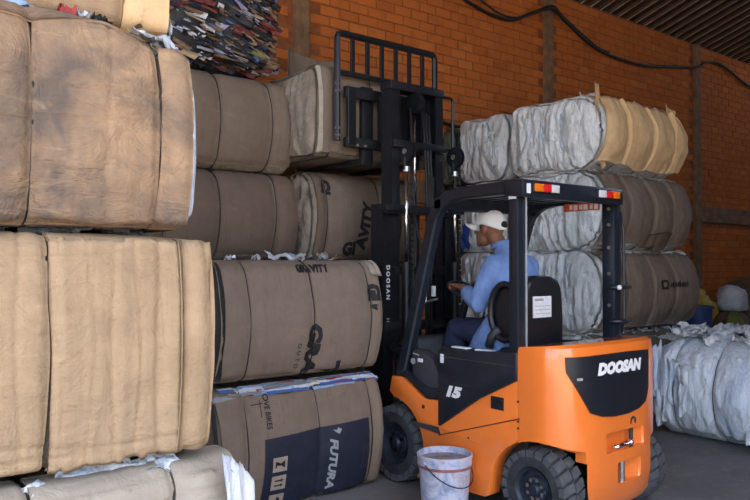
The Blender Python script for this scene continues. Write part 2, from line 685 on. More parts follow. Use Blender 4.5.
# ================================================================== BALES
class Bale:
    """surface of a pressed bale; local frame: length along x, front face towards -y, base at z=0.
    u runs along the length, a is metres up the front face from its middle (going on over the top)"""
    def __init__(s, L, D, H, straps, seed=1, r=.09, pinch=.03, seg=.022, bow=.03, rough=.012, wrinkle=0.0, endr=.05, topmax=.014, rib=0.0, drop=0.0):
        s.L, s.D, s.H, s.straps, s.seed, s.r = L, D, H, sorted(straps), seed, r
        s.pinch, s.seg, s.bow, s.rough, s.wrinkle, s.endr = pinch, seg, bow, rough, wrinkle, endr
        s.topmax, s.rib, s.drop = topmax, rib, drop
        s.P = 2 * ((H - 2 * r) + (D - 2 * r)) + 2 * math.pi * r
    def loop(s, a):
        a = np.asarray(a, dtype=float)
        a = (a + s.P / 2) % s.P - s.P / 2
        sg = np.where(a < 0, -1.0, 1.0)
        t = np.abs(a)
        h, q, w, r = s.H / 2 - s.r, math.pi * s.r / 2, s.D - 2 * s.r, s.r
        e1, e2, e3 = h + q, h + q + w, h + 2 * q + w
        f1, f2 = np.clip((t - h) / q, 0, 1) * math.pi / 2, np.clip((t - e2) / q, 0, 1) * math.pi / 2
        y = np.where(t <= h, -s.D / 2, np.where(t <= e1, -s.D / 2 + r - r * np.cos(f1), np.where(t <= e2, -s.D / 2 + r + (t - e1), np.where(t <= e3, s.D / 2 - r + r * np.sin(f2), s.D / 2))))
        z = np.where(t <= h, t, np.where(t <= e1, h + r * np.sin(f1), np.where(t <= e2, s.H / 2, np.where(t <= e3, h + r * np.cos(f2), h - (t - e3)))))
        ny = np.where(t <= h, -1.0, np.where(t <= e1, -np.cos(f1), np.where(t <= e2, 0.0, np.where(t <= e3, np.sin(f2), 1.0))))
        nz = np.where(t <= h, 0.0, np.where(t <= e1, np.sin(f1), np.where(t <= e2, 1.0, np.where(t <= e3, np.cos(f2), 0.0))))
        return y, z * sg, ny, nz * sg
    def S(s, u, a, off=0.0):
        u, a, off = np.broadcast_arrays(np.asarray(u, float), np.asarray(a, float), np.asarray(off, float))
        y, z, ny, nz = s.loop(a)
        d = np.zeros_like(u)
        ks = [-s.L / 2] + s.straps + [s.L / 2]
        for k0, k1 in zip(ks[:-1], ks[1:]):
            t = np.clip((u - k0) / (k1 - k0), 0, 1)
            d = d + s.seg * np.sin(np.pi * t) * ((u >= k0) & (u < k1))
        for k in s.straps:
            d = d - s.pinch * np.exp(-((u - k) / .020) ** 2)
        p = np.stack([u * 2.6, y * 2.6, z * 2.6], -1)
        d = d + s.rough * fbm(p, s.seed) * 1.6
        if s.wrinkle:
            q = np.stack([u * 9, y * 3, z * 3], -1)
            d = d + s.wrinkle * (ridged(q, s.seed + 5) * .7 + fbm(q * 2.3, s.seed + 9) * .6)
        e = np.clip((np.abs(u) - (s.L / 2 - s.endr)) / s.endr, 0, 1)
        d = d - .5 * s.endr * e ** 2
        d = np.where(nz < -.5, np.minimum(d, .0), d)
        dz = np.where(nz > .5, np.clip(d, -.1, .012), d)
        kb = s.bow * (1 - (2 * z / s.H) ** 2)
        if s.rib:
            d = d + s.rib * (ridged(np.stack([u * 9, z * .6, z * 0], -1), s.seed + 21, 2)) * (ny < -.3)
        Y = y + ny * (d + off) + np.where(ny < 0, -kb, .2 * kb) * np.abs(ny)
        Z = z + nz * np.where(nz > .5, np.minimum(dz + off, s.topmax), np.where(nz < -.5, np.minimum(dz + off, .0), dz + off)) + s.H / 2
        if s.drop:
            Z = Z - s.drop * np.clip((u - s.L / 2 + .5) / .5, 0, 1) ** 2 * np.clip(z / (s.H / 2), 0, 1) ** 2
        return np.stack([u, Y, np.maximum(Z, .001)], -1)
    def core(s, m, parent, du=.022, da=.022, capb=.03, capn=.02, streak=(16, 2.0), name='core'):
        nu, na = max(8, int(s.L / du)), max(24, int(s.P / da))
        u = np.linspace(-s.L / 2, s.L / 2, nu)
        a = np.linspace(-s.P / 2, s.P / 2, na, endpoint=False)
        U, A = np.meshgrid(u, a, indexing='ij')
        G = s.S(U, A)
        V = [G.reshape(-1, 3)]
        i, j = np.meshgrid(np.arange(nu - 1), np.arange(na), indexing='ij')
        j2 = (j + 1) % na
        F = [np.stack([i * na + j, i * na + j2, (i + 1) * na + j2, (i + 1) * na + j], -1).reshape(-1, 4)]
        base = nu * na
        nk = max(5, int(min(s.D, s.H) / 2 / da))
        for side in (0, 1):
            ring = G[0 if side == 0 else -1]
            c = np.array([0, 0, s.H / 2])
            prev = np.arange(na) + (0 if side == 0 else (nu - 1) * na)
            for k in range(1, nk + 1):
                t = 1 - k / nk * .985
                R = ring.copy()
                R[:, 1:] = c[1:] + (ring[:, 1:] - c[1:]) * t
                q = np.stack([R[:, 1] * streak[0], R[:, 2] * streak[1], R[:, 0] * 0 + side * 9], -1)
                n = ridged(q, s.seed + 3) * .6 + fbm(q * np.array([1.5, 3, 1]), s.seed + 4) * .7
                lift = capb * (1 - t ** 4) + capn * n * min(1, k / 2)
                R[:, 0] += (-1 if side == 0 else 1) * lift
                V.append(R)
                cur = base + np.arange(na)
                q4 = np.stack([prev, cur, np.roll(cur, -1), np.roll(prev, -1)], -1)
                F.append(q4[:, ::-1] if side == 0 else q4)
                prev = cur
                base += na
        V, F = np.concatenate(V), np.concatenate(F)
        F = F[:, ::-1]
        o = mesh_obj(name, V, F, m, parent, True)
        return o
    def panel(s, m, parent, u0, u1, a0, a1, off=.012, th=.005, seed=0, jag=.012, flare=(0, 0, 0, 0), name='cardboard_panel', dn=.02, bulge=0.0, skew=0.0, creases=(), folds=()):
        """sheet of board pressed on the bale: flare = lift at its u0 / u1 / a0 / a1 edge"""
        nu, na = max(6, int((u1 - u0) / dn)), max(8, int((a1 - a0) / dn))
        t, w = np.meshgrid(np.linspace(0, 1, nu), np.linspace(0, 1, na), indexing='ij')
        A = a0 + (a1 - a0) * w
        U = u0 + (u1 - u0) * t
        sd = s.seed * 13 + seed
        wob = fbm(np.stack([A * 2.5, A * 0 + sd, A * 0], -1), sd) * jag
        wob2 = fbm(np.stack([A * 2.5, A * 0 + sd + 40, A * 0], -1), sd) * jag
        U = U + wob * (1 - t) + wob2 * t + skew * (w - .5)
        A = A + fbm(np.stack([U * 3.0, U * 0 + sd, U * 0 + 5], -1), sd + 3) * jag * 1.5 * np.where(w > .5, w, 1 - w) ** 3
        O = off + bulge * np.sin(np.pi * t) + flare[0] * (1 - t) ** 5 + flare[1] * t ** 5 + flare[2] * (1 - w) ** 8 + flare[3] * w ** 8
        O = O + .004 * fbm(np.stack([U * 5, A * 5, U * 0 + sd], -1), sd + 8)
        for c in creases:
            O = O - .007 * np.exp(-((U - c - .01 * np.sin(A * 7 + c * 40)) / .010) ** 2)
        for c in folds:
            O = O - .008 * np.exp(-((A - c - .02 * np.sin(U * 6 + c * 30)) / .009) ** 2)
        return sheet(name, s.S(U, A, O), th, m, parent)
    def strap(s, m, parent, u, r=.004, off=.012, name='baling_wire'):
        a = np.linspace(-s.P / 2, s.P / 2, 90, endpoint=False)
        uu = u + .006 * np.sin(a * 3 + s.seed)
        P = s.S(uu, a, off)
        b = MB().tube([tuple(p) for p in P], r, 5, True)
        o = mesh_obj(name, b.v, b.f, m, parent, True)
        return o
    def text(s, m, parent, name, txt, u, a, size, rot=0.0, shear=0.0, bold=0.0, sx=1.0, off=.017, cell=.035, spacing=1.0):
        v, f = text_mesh(txt, size, shear, bold, sx, cell, spacing)
        cr, sr = math.cos(rot), math.sin(rot)
        U = u + v[:, 0] * cr - v[:, 1] * sr
        A = a + v[:, 0] * sr + v[:, 1] * cr
        return mesh_obj(name, s.S(U, A, off), f, m, parent, False)
    def patch(s, m, parent, name, poly, off=.0155, cell=.03):
        """flat printed area, poly in (u, a)"""
        bm = bmesh.new()
        bm.faces.new([bm.verts.new((p[0], p[1], 0)) for p in poly])
        bmesh.ops.triangulate(bm, faces=bm.faces[:])
        for _ in range(6):
            es = [e for e in bm.edges if e.calc_length() > cell]
            if not es:
                break
            bmesh.ops.subdivide_edges(bm, edges=es, cuts=1)
            bmesh.ops.triangulate(bm, faces=bm.faces[:])
        bm.normal_update()
        if sum(f.normal.z for f in bm.faces) < 0:
            bmesh.ops.reverse_faces(bm, faces=bm.faces[:])
        bm.verts.index_update()
        v = np.array([p.co[:] for p in bm.verts])
        f = [[w.index for w in q.verts] for q in bm.faces]
        bm.free()
        return mesh_obj(name, s.S(v[:, 0], v[:, 1], off), f, m, parent, True)

def scrap(name, c, w, h, m, parent, seed, rot=None, th=.0015, crumple=.03, n=9):
    """a torn, crumpled piece of film or paper lying round c"""
    g = np.linspace(-.5, .5, n)
    X, Y = np.meshgrid(g, g, indexing='ij')
    jx = fbm(np.stack([X * 3, Y * 3, X * 0 + seed], -1), seed) * .25
    jy = fbm(np.stack([X * 3, Y * 3, X * 0 + seed + 9], -1), seed + 2) * .25
    Z = ridged(np.stack([X * 2.2, Y * 2.2, X * 0 + seed], -1), seed + 4, 2) * crumple + fbm(np.stack([X * 4, Y * 4, X * 0], -1), seed + 5) * crumple
    P = np.stack([(X + jx) * w, (Y + jy) * h, Z], -1)
    R = np.array((rot or Matrix.Identity(3)))
    P = P @ R.T + np.array(c)
    return sheet(name, P, th, m, parent)

def R3(x=0, y=0, z=0):
    return (Matrix.Rotation(math.radians(z), 3, 'Z') @ Matrix.Rotation(math.radians(y), 3, 'Y') @ Matrix.Rotation(math.radians(x), 3, 'X'))

# boards of the different stacks
M['card_near'] = cardboard('tan carton, weathered', (.405, .262, .155), (.12, .095, .08), .95, 'Z', 1.5, 3.1, .06, .37, .62)
M['card_tan'] = cardboard('tan carton, clean', (.415, .288, .172), (.24, .155, .09), .60, 'Z', 1.1, 1.7, .24, .46, .70, .7)  # the board's own clean tan
M['card_pale'] = cardboard('pale grey carton', (.385, .33, .26), (.35, .28, .20), .4, 'X', .7, 5.0, .04)
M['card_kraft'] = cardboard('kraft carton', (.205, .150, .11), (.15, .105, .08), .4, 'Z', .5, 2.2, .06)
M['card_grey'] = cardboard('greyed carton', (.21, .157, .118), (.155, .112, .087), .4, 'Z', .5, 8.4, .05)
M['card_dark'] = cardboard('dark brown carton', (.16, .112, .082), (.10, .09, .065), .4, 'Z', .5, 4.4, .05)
M['card_gold'] = cardboard('pale tan carton', (.76, .51, .27), (.50, .26, .14), .3, 'Z', .4, 6.3, .05)  # brighter base colour than the other boards
M['card_core'] = cardboard('pressed carton edges', (.20, .15, .11), (.06, .05, .04), .8, 'Z', 1.6, 7.2, .25, .35)
M['card_coregrey'] = cardboard('pressed grey carton edges', (.34, .28, .22), (.10, .08, .06), .8, 'Z', 1.6, 9.2, .25, .4)
M['film'] = film('milky film', (.50, .505, .51), (.88, .88, .88), .3, 0)
M['film2'] = film('grey milky film', (.40, .41, .41), (.80, .81, .81), .32, 3.0, (.48, .51, .50))
M['film_blue'] = film('bluish milky film', (.50, .54, .60), (.83, .87, .92), .3, 6.0, (.52, .62, .78))
M['film_dark'] = film('dark green film', (.012, .02, .016), (.11, .15, .12), .3, 8.0)
M['film_black'] = film('black film', (.008, .008, .009), (.035, .036, .04), .2, 5.0)
M['film_white'] = film('white film', (.48, .52, .58), (.86, .88, .92), .3, 1.0, (.50, .60, .78))
PAPER = [plain('paper ' + n, c, .7, 0, .15, 30, .1) for n, c in (
    ('white', (.62, .63, .66)), ('pale blue', (.30, .42, .62)), ('blue', (.06, .13, .36)), ('red', (.38, .05, .045)), ('brown', (.20, .13, .08)),
    ('tan', (.42, .31, .20)), ('navy', (.025, .03, .06)), ('grey', (.26, .26, .27)), ('maroon', (.15, .03, .03)), ('olive', (.20, .18, .07)), ('lilac', (.36, .30, .46)), ('ink', (.02, .02, .024)))]

def carton_bale(name, label, x0, x1, yf, D, z0, H, straps, core_m, card_m, seed, group, breaks=None, spread=(-.42, .5), du=.022, flares=None, offs=None, capn=.02, dn=None, bth=.005, creases=(), folds=(), **kw):
    """straps in world x; boards run from strap to strap over the front face"""
    cx, L = (x0 + x1) / 2, x1 - x0
    t = thing(name, label, 'bale', (cx, yf + D / 2, z0), group, local=True)
    b = Bale(L, D, H, [s - cx for s in straps], seed, **kw)
    b.core(core_m, t, du, du, .03, capn, (22 if capn > .03 else 16, 1.6))
    ks = [-L / 2 + .01] + [s - cx for s in straps] + [L / 2 - .01]
    for i, (k0, k1) in enumerate(zip(ks[:-1], ks[1:])):
        fl = (flares or {}).get(i, (0, 0, 0, 0))
        m = card_m[i % len(card_m)] if isinstance(card_m, list) else card_m
        b.panel(m, t, k0 + .0015, k1 - .0015, spread[0] * H - b.r * .3, spread[1] * H + .12, off=(offs or {}).get(i, .010), seed=i, flare=fl, dn=dn or du, th=bth, creases=creases, folds=folds)
    for s in straps:
        b.strap(M['wire'], t, s - cx)
    return t, b

# ---- tall stack nearest the lens, at the frame's edge
G1 = 'carton bales of the nearest stack'
t, b = carton_bale('carton_bale', 'pale grey carton bale at the foot of the nearest stack, film at its end', .02, 1.46, 2.74, 1.0, 0, .80, [.20, .668, 1.183], M['card_core'], [M['card_pale']], 11, G1,
                   spread=(-.45, .5), du=.018, flares={2: (.012, 0, 0, .02), 3: (.0, .02, 0, .03)}, bow=.07, seg=.03, pinch=.018, dn=.011, bth=.007, creases=(.12,), folds=(.30,))
b.patch(M['navyink'], t, 'printed_mark', [(-.06, .05), (.0, .05), (.0, .11), (-.06, .11)])
b.patch(M['navyink'], t, 'printed_mark', [(-.42, -.02), (-.12, -.02), (-.12, .05), (-.42, .05)])
for k, (u, y, z, w, h, rx, rz, m) in enumerate([(.16, -.43, .80, .30, .12, 30, 5, 'film_white'), (-.24, -.42, .79, .26, .12, 40, -8, 'film_blue'), (.02, -.45, .785, .2, .1, 30, 12, 'film_white'),
        (.38, -.42, .80, .2, .09, 25, 0, 'film_white'), (-.5, -.43, .80, .25, .1, 35, 0, 'film_white')]):
    scrap('film_scrap', (u, y, z), w, h, M[m], t, 40 + k, R3(rx, 0, rz), crumple=.025, n=14)
# curtain of film hanging over the end
g = np.linspace(0, 1, 26)
T, Q = np.meshgrid(np.linspace(0, 1, 44), g, indexing='ij')
P = np.stack([.565 + .18 * T + .06 * Q + .004 * np.sin(T * 9 + Q * 3), -.675 - .008 * np.sin(T * 16 + Q * 2) - .03 * T * (1 - Q) + .10 * T, .86 - .03 * T - (.55 + .18 * T) * Q + .02 * fbm(np.stack([T * 9, Q * 2, T * 0], -1), 3)], -1)
P[..., 1] += .012 * fbm(np.stack([T * 5, Q * 2, T * 0], -1), 8)
P[..., 2] = np.maximum(P[..., 2] - .12 * T ** 2 * (1 - Q), .02)
sheet('film_curtain', P, .002, M['film_white'], t)
scrap('paper_tag', (.735, -.47, .66), .10, .06, PAPER[0], t, 71, R3(80, 10, 10), crumple=.012)

t, b = carton_bale('carton_bale', 'clean tan carton bale with a creased lower edge, middle of the nearest stack', .02, 1.325, 2.78, 1.0, .85, .845, [.22, .718, 1.222], M['card_core'], [M['card_tan']], 12, G1,
                   spread=(-.47, .5), du=.018, flares={1: (.008, .006, .012, 0), 2: (.020, .016, .02, .012), 3: (.03, .03, .02, .05)}, bow=.045, seg=.010, pinch=.012, rough=.010, rib=.008, r=.055, offs={1: .012, 0: .026, 2: .034, 3: .014}, drop=.02, dn=.009, bth=.008, creases=(-.33, -.20, -.05, .08, .19, .27, .36, .44, .60), folds=(-.33, -.38, .36))
# layered flap edges fanning from the end of that bale
for k in range(5):
    b.panel(M['card_pale'] if k == 3 else M['card_tan'], t, .52 + .012 * k, .665 - .006 * k, -.40 + .03 * k, .46 - .012 * k, off=.018 + .012 * (4 - k), th=.006, seed=20 + k, flare=(.0, .012 * k, 0, .012 * k), jag=.01)
b.panel(M['film_dark'], t, .63, .668, -.4, .3, off=.004, th=.003, seed=60, jag=.03, name='film_strip')
t, b = carton_bale('carton_bale', 'water-stained tan carton bale high in the nearest stack, over the clean tan one', -.02, 1.232, 2.77, 1.0, 1.725, .765, [.22, .655, 1.10], M['card_core'], [M['card_near']], 13, G1,
                   spread=(-.48, .5), du=.018, flares={2: (0, .012, .01, .035), 3: (.015, .03, 0, .06), 1: (0, .0, 0, .02)}, bow=.075, seg=.035, pinch=.02, rough=.016, wrinkle=.006, topmax=.03, drop=.11, r=.07, dn=.011, bth=.008, offs={2: .016, 3: .034, 1: .010}, folds=(.12, -.02), creases=(.30,))
for k in range(4):
    b.panel(M['film_white'] if k % 2 == 0 else M['card_pale'], t, .585, .652 + .008 * k, -.42, .44 - .015 * k, off=-.004 - .011 * k, th=.004, seed=30 + k, jag=.012, name='sheet_edge')
b.panel(M['card_near'], t, -.19, .46, .33, .52, off=.03, th=.012, seed=51, jag=.012, name='carton_rim')
b.panel(M['film_dark'], t, .64, .675, -.3, .42, off=-.05, th=.004, seed=61, jag=.04, name='film_strip')
for k, (u, w_, mk) in enumerate([(-.50, .22, 'film_black'), (-.30, .10, 'film_blue'), (-.12, .26, 'film_black'), (.16, .24, 'film_black'), (.40, .2, 'film_black')]):
    scrap('film_scrap', (u, -.44, -.006), w_, .05, M[mk], t, 160 + k, R3(50, 0, 6 * (k % 3) - 6), crumple=.018, n=10)
for k, (u, y, z, w, h, rx, rz, m) in enumerate([(.51, -.50, .74, .20, .13, 20, 30, M['film_blue']), (.56, -.47, .71, .12, .10, 60, 10, M['film_white']), (.0, -.42, .80, .22, .07, 20, 5, PAPER[1]), (.20, -.43, .80, .06, .05, 30, 0, PAPER[3]),
        (-.20, -.44, .81, .14, .09, 50, 0, PAPER[0]), (.26, -.42, .795, .05, .04, 10, 0, PAPER[0]), (-.44, -.42, .80, .2, .08, 30, 0, M['film_dark']), (-.36, -.43, .81, .1, .06, 30, 40, M['film_blue']), (.33, -.42, .80, .08, .05, 30, 20, PAPER[11])]):
    scrap('waste_scrap', (u, y, z), w, h, m, t, 80 + k, R3(rx, 0, rz), crumple=.03, n=12)
t, b = carton_bale('carton_bale', 'tan carton bale on top of the nearest stack, cut by the upper frame edge', -.02, 1.24, 2.94, .8, 2.52, .8, [.22, .655, 1.055], M['card_core'], [M['card_tan'], M['card_gold']], 14, G1,
                   spread=(-.5, .5), du=.022, flares={3: (0, .02, .01, 0)}, bow=.03)
for k in range(7):
    scrap('film_strip', (.60 + .02 * (k % 3), -.36 + .05 * k, .22 + .03 * (k % 4)), .09, .50, M['film_white'] if k % 2 else M['film'], t, 120 + k, R3(88, 8 * (k % 3), 60 + 14 * k), crumple=.03, n=12)

# ---- printed cartons: two bales one on the other
GRP2 = 'printed carton bales of the middle stack'
t, futura = carton_bale('carton_bale', 'kraft carton bale with a navy FUTURA print, on the floor beside the front tyre', 2.06, 3.355, 4.17, 1.0, 0, .785, [2.25, 2.79, 3.235], M['card_core'], [M['card_kraft']], 21, GRP2,
                        spread=(-.47, .2955), du=.02, bow=.10, seg=.022, pinch=.012, rough=.010, r=.07, flares={0: (0, 0, 0, .01)})
b = futura
fx = lambda x: x - 2.7175
fa = lambda z: z - .3925
pr = b.patch(M['navyink'], t, 'navy_print', [(fx(2.365), fa(.02)), (fx(3.225), fa(.03)), (fx(3.205), fa(.515)), (fx(2.365), fa(.485))], .0165)
b.text(M['greyprint'], pr, 'word_futura', 'FUTURA', fx(2.895), fa(.245), .082, -math.pi / 2, .30, .004, 1.12, .019)
for k, z in enumerate((.315, .195, .07)):
    b.patch(M['cardgrey'], pr, 'print_square', [(fx(2.42), fa(z - .047)), (fx(2.525), fa(z - .047)), (fx(2.525), fa(z + .047)), (fx(2.42), fa(z + .047))], .0185)
    cx_, ca_ = fx(2.472), fa(z)
    if k == 0:      # a stemmed glass, lying as the carton lies
        b.patch(M['ink'], pr, 'glass_mark', [(cx_ + .035, ca_ - .025), (cx_ + .035, ca_ + .025), (cx_ + .005, ca_ + .006), (cx_ - .025, ca_ + .005), (cx_ - .025, ca_ + .02), (cx_ - .035, ca_ + .02), (cx_ - .035, ca_ - .02), (cx_ - .025, ca_ - .02), (cx_ - .025, ca_ - .005), (cx_ + .005, ca_ - .006)], .020)
    elif k == 1:    # two upright arrows
        for d in (-.018, .014):
            b.patch(M['ink'], pr, 'arrow_mark', [(cx_ + .035, ca_ + d), (cx_ + .015, ca_ + d + .013), (cx_ + .015, ca_ + d + .005), (cx_ - .03, ca_ + d + .005), (cx_ - .03, ca_ + d - .005), (cx_ + .015, ca_ + d - .005), (cx_ + .015, ca_ + d - .013)], .020)
    else:
        b.patch(M['ink'], pr, 'umbrella_mark', [(cx_ + .0, ca_ - .03), (cx_ + .02, ca_ - .02), (cx_ + .03, ca_), (cx_ + .02, ca_ + .02), (cx_, ca_ + .03), (cx_, ca_ + .004), (cx_ - .035, ca_ + .004), (cx_ - .035, ca_ - .004), (cx_, ca_ - .004)], .020)
b.patch(M['greyprint'], pr, 'emblem_mark', [(fx(2.915), fa(.455)), (fx(2.94), fa(.44)), (fx(2.96), fa(.47)), (fx(2.94), fa(.462)), (fx(2.93), fa(.485)), (fx(2.92), fa(.468)), (fx(2.89), fa(.475))], .019)
for k in range(3):
    b.patch(M['darkgrey'], pr, 'small_print', [(fx(3.15 + .02 * k), fa(.16)), (fx(3.157 + .02 * k), fa(.16)), (fx(3.157 + .02 * k), fa(.34)), (fx(3.15 + .02 * k), fa(.34))], .019)
b.text(M['ink'], t, 'word_bikes', 'OVE BIKES', fx(2.405), fa(.645), .052, -math.pi / 2, 0, .001, .85, .0165)
b.patch(M['ink'], t, 'print_line', [(fx(2.36), fa(.62)), (fx(2.365), fa(.62)), (fx(2.365), fa(.72)), (fx(2.36), fa(.72))], .0165)
b.patch(M['ink'], t, 'print_line', [(fx(2.30), fa(.695)), (fx(2.38), fa(.70)), (fx(2.38), fa(.706)), (fx(2.30), fa(.70))], .0165)
# magazine and carton edges squeezed out along the top front edge
rng = random.Random(5)
for k in range(90):
    u0 = -.66 + 1.30 * rng.random()
    ln = rng.uniform(.12, .42)
    u1 = min(.67, u0 + ln)
    zz = .762 + .034 * rng.random()
    yy = -.46 - .045 * (.80 - zz) / .04 * rng.uniform(.7, 1)
    a0 = .338 + .085 * rng.random() + .02 * (u0 + .66)
    b.panel(rng.choice([PAPER[0], PAPER[0], PAPER[0], PAPER[1], PAPER[1], PAPER[2], PAPER[3], PAPER[5], PAPER[7], PAPER[6]]), t, u0, u1, a0, a0 + rng.uniform(.010, .030), off=.004 + .016 * rng.random(), th=.002, seed=200 + k, jag=.012, name='paper_sheet', dn=.012)
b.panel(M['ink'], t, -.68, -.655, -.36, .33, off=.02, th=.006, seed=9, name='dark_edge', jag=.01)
scrap('green_wrapper', (-.715, -.40, .42), .16, .10, PAPER[9], t, 77, R3(90, 0, 60) @ R3(0, 0, 90), crumple=.03)

t, grav = carton_bale('carton_bale', 'kraft carton bale with a GRAVITY print, lying on the FUTURA bale', 2.04, 3.33, 4.17, 1.0, .835, .765, [2.265, 2.745, 3.225], M['card_core'], [M['card_grey']], 22, GRP2,
                      spread=(-.46, .5), du=.02, bow=.10, seg=.022, pinch=.012, rough=.010, r=.07, flares={0: (.01, 0, 0, 0), 3: (0, .01, 0, .012)})
b = grav
fx = lambda x: x - 2.6975
fa = lambda z: z - .835 - .3825
# only what shows of the word: it runs off under the next layer
b.text(M['ink'], t, 'word_gravity', 'GRA', fx(2.745), fa(1.03), .135, -math.pi / 2 - .10, .12, .009, 1.22, .0165)
b.patch(M['ink'], t, 'letter_fragment', [(fx(2.87), fa(.845)), (fx(2.99), fa(.865)), (fx(2.985), fa(.93)), (fx(2.95), fa(.925)), (fx(2.955), fa(.885)), (fx(2.89), fa(.87))], .0165)
b.text(M['ink'], t, 'word_outdoor', 'OUTD', fx(2.63), fa(.985), .048, -math.pi / 2 - .05, 0, .0, .9, .0165, spacing=1.7)
b.text(M['ink'], t, 'emblem_letters', 'GI', fx(3.255), fa(1.385), .115, -math.pi / 2, 0, .010, 1.0, .0165)
b.patch(M['ink'], t, 'leaf_mark', [(fx(3.225), fa(1.29)), (fx(3.24), fa(1.275)), (fx(3.255), fa(1.285)), (fx(3.275), fa(1.26)), (fx(3.27), fa(1.29)), (fx(3.285), fa(1.30)), (fx(3.255), fa(1.305))], .0165)
b.text(M['ink'], t, 'word_gravity_small', 'GRAVITY', fx(2.77), .335, .062, 0, .1, .004, 1.0, .0165)
b.panel(M['card_pale'], t, .565, .675, .30, .44, off=.022, th=.004, seed=77, jag=.015, name='loose_flap', flare=(0, .02, .01, .03))
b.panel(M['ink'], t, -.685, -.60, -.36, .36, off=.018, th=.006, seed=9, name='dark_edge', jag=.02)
for k, (u, y, w, h, m) in enumerate([(-.02, -.34, .22, .13, 0), (.06, -.28, .14, .10, 1), (-.42, -.33, .07, .05, 0), (-.25, -.36, .08, .05, 0), (.22, -.36, .18, .05, 7), (.30, -.30, .2, .08, 0), (.40, -.34, .12, .06, 4), (.12, -.24, .16, .1, 0)]):
    scrap('paper_scrap', (u, y, .79), w, h, PAPER[m], t, 140 + k, R3(14, 6, 20 * k), crumple=.028, n=10)

# ---- column of brown bales behind it, up to a bale of mixed paper
G3 = 'brown carton bales of the column behind'
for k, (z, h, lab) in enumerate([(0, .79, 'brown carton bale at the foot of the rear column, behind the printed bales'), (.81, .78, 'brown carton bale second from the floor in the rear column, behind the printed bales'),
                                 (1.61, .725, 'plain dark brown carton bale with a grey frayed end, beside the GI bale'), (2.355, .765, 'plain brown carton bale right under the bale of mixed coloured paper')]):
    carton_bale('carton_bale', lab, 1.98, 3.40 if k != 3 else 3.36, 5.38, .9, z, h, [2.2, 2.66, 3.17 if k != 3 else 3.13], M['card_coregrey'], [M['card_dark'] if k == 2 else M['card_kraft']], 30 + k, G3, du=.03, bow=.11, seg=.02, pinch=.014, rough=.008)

t = thing('paper_bale', 'bale of mixed crushed coloured paper and print waste on top of the rear column', 'bale', (2.60, 5.90, 3.135), None, local=True)
b = Bale(1.34, .92, .90, [-.4, .05, .45], 41, r=.24, pinch=.05, seg=.05, bow=.08, rough=.06, wrinkle=.03, endr=.4, topmax=.1)
b.core(PAPER[11], t, .03, .03, .05, .05)
for u in b.straps:
    b.strap(M['wire'], t, u, .004, .03)
rng = random.Random(11)
pal = [0, 0, 1, 2, 4, 4, 4, 4, 4, 4, 5, 6, 6, 6, 7, 8, 8, 8, 9, 10, 11, 11, 11, 11, 11, 11]
SV = {}
for k in range(760):
    u = rng.uniform(-.67, .67)
    a = rng.uniform(-.42, .85)
    big = k < 150
    w, h = (rng.uniform(.12, .30), rng.uniform(.02, .065)) if big else (rng.uniform(.05, .18), rng.uniform(.010, .035))
    p = b.S(u, a, rng.uniform(0, .035))
    n = 5
    g = np.linspace(-.5, .5, n)
    X, Y = np.meshgrid(g, g, indexing='ij')
    Z = fbm(np.stack([X * 2.5, Y * 2.5, X * 0 + k], -1), k) * .04 * (1.6 if big else 1)
    R = np.array(R3(90 - max(0, a - .3) * 120 + rng.uniform(-45, 45), rng.uniform(4, 26), rng.uniform(-14, 14)))
    Pt = np.stack([X * w * (1 + .3 * rng.random() * Y), Y * h, Z], -1) @ R.T + p
    Pt[..., 2] = np.maximum(Pt[..., 2], .004)
    mi = rng.choice(pal)
    if big:
        sheet('paper_scrap', Pt, .002, PAPER[mi], t)
    else:
        SV.setdefault(mi, []).append(Pt)
for u in range(70):     # scraps at its free end
    y, z = rng.uniform(-.45, .2), rng.uniform(.1, .8)
    w, h = rng.uniform(.05, .15), rng.uniform(.02, .07)
    g = np.linspace(-.5, .5, 5)
    X, Y = np.meshgrid(g, g, indexing='ij')
    Z = fbm(np.stack([X * 2.5, Y * 2.5, X * 0 + u], -1), u + 900) * .05
    R = np.array(R3(90 + rng.uniform(-20, 20), rng.uniform(-15, 15), 90 + rng.uniform(-25, 25)))
    Pt = np.stack([X * w, Y * h, Z], -1) @ R.T + np.array([.655 + .02 * rng.random() - .12 * abs(z - .45), y, z])
    SV.setdefault(rng.choice(pal), []).append(Pt)
for mi, lst in SV.items():
    V, F = [], []
    gf = grid_faces(5, 5)
    for Pt in lst:
        F += (gf + len(V)).tolist()
        V += Pt.reshape(-1, 3).tolist()
    o = mesh_obj('paper_shreds', V, F, PAPER[mi], t, True)
    o['kind'] = 'stuff'

# ---- column before the mast: GI bale, and the bale held up on the forks
G4 = 'grey kraft bales before the forks'
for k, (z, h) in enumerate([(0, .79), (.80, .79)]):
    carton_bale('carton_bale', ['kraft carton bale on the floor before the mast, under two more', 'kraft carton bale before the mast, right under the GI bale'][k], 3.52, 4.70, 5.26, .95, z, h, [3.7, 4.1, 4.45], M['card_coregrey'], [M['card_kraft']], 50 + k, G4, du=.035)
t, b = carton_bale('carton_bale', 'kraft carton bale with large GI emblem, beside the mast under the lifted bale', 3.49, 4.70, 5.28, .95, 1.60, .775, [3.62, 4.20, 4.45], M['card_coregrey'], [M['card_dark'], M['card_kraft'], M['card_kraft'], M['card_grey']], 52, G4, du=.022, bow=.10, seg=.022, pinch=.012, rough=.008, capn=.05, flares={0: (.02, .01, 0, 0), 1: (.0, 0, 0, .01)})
def q4(px, py):
    tt = (px - 375) / 735
    x = 5.24 * (.625 + .78 * tt) / (.78 - .625 * tt)
    return x - 4.095, 1.6 - (py - 262) / 735 * (.625 * x + .78 * 5.24) - 1.60 - .3875
u_, a_ = q4(322, 187)
b.text(M['ink'], t, 'emblem_letters', 'GI', u_, a_, .13, -math.pi / 2 - .15, 0, .009, 1.0, .0165)
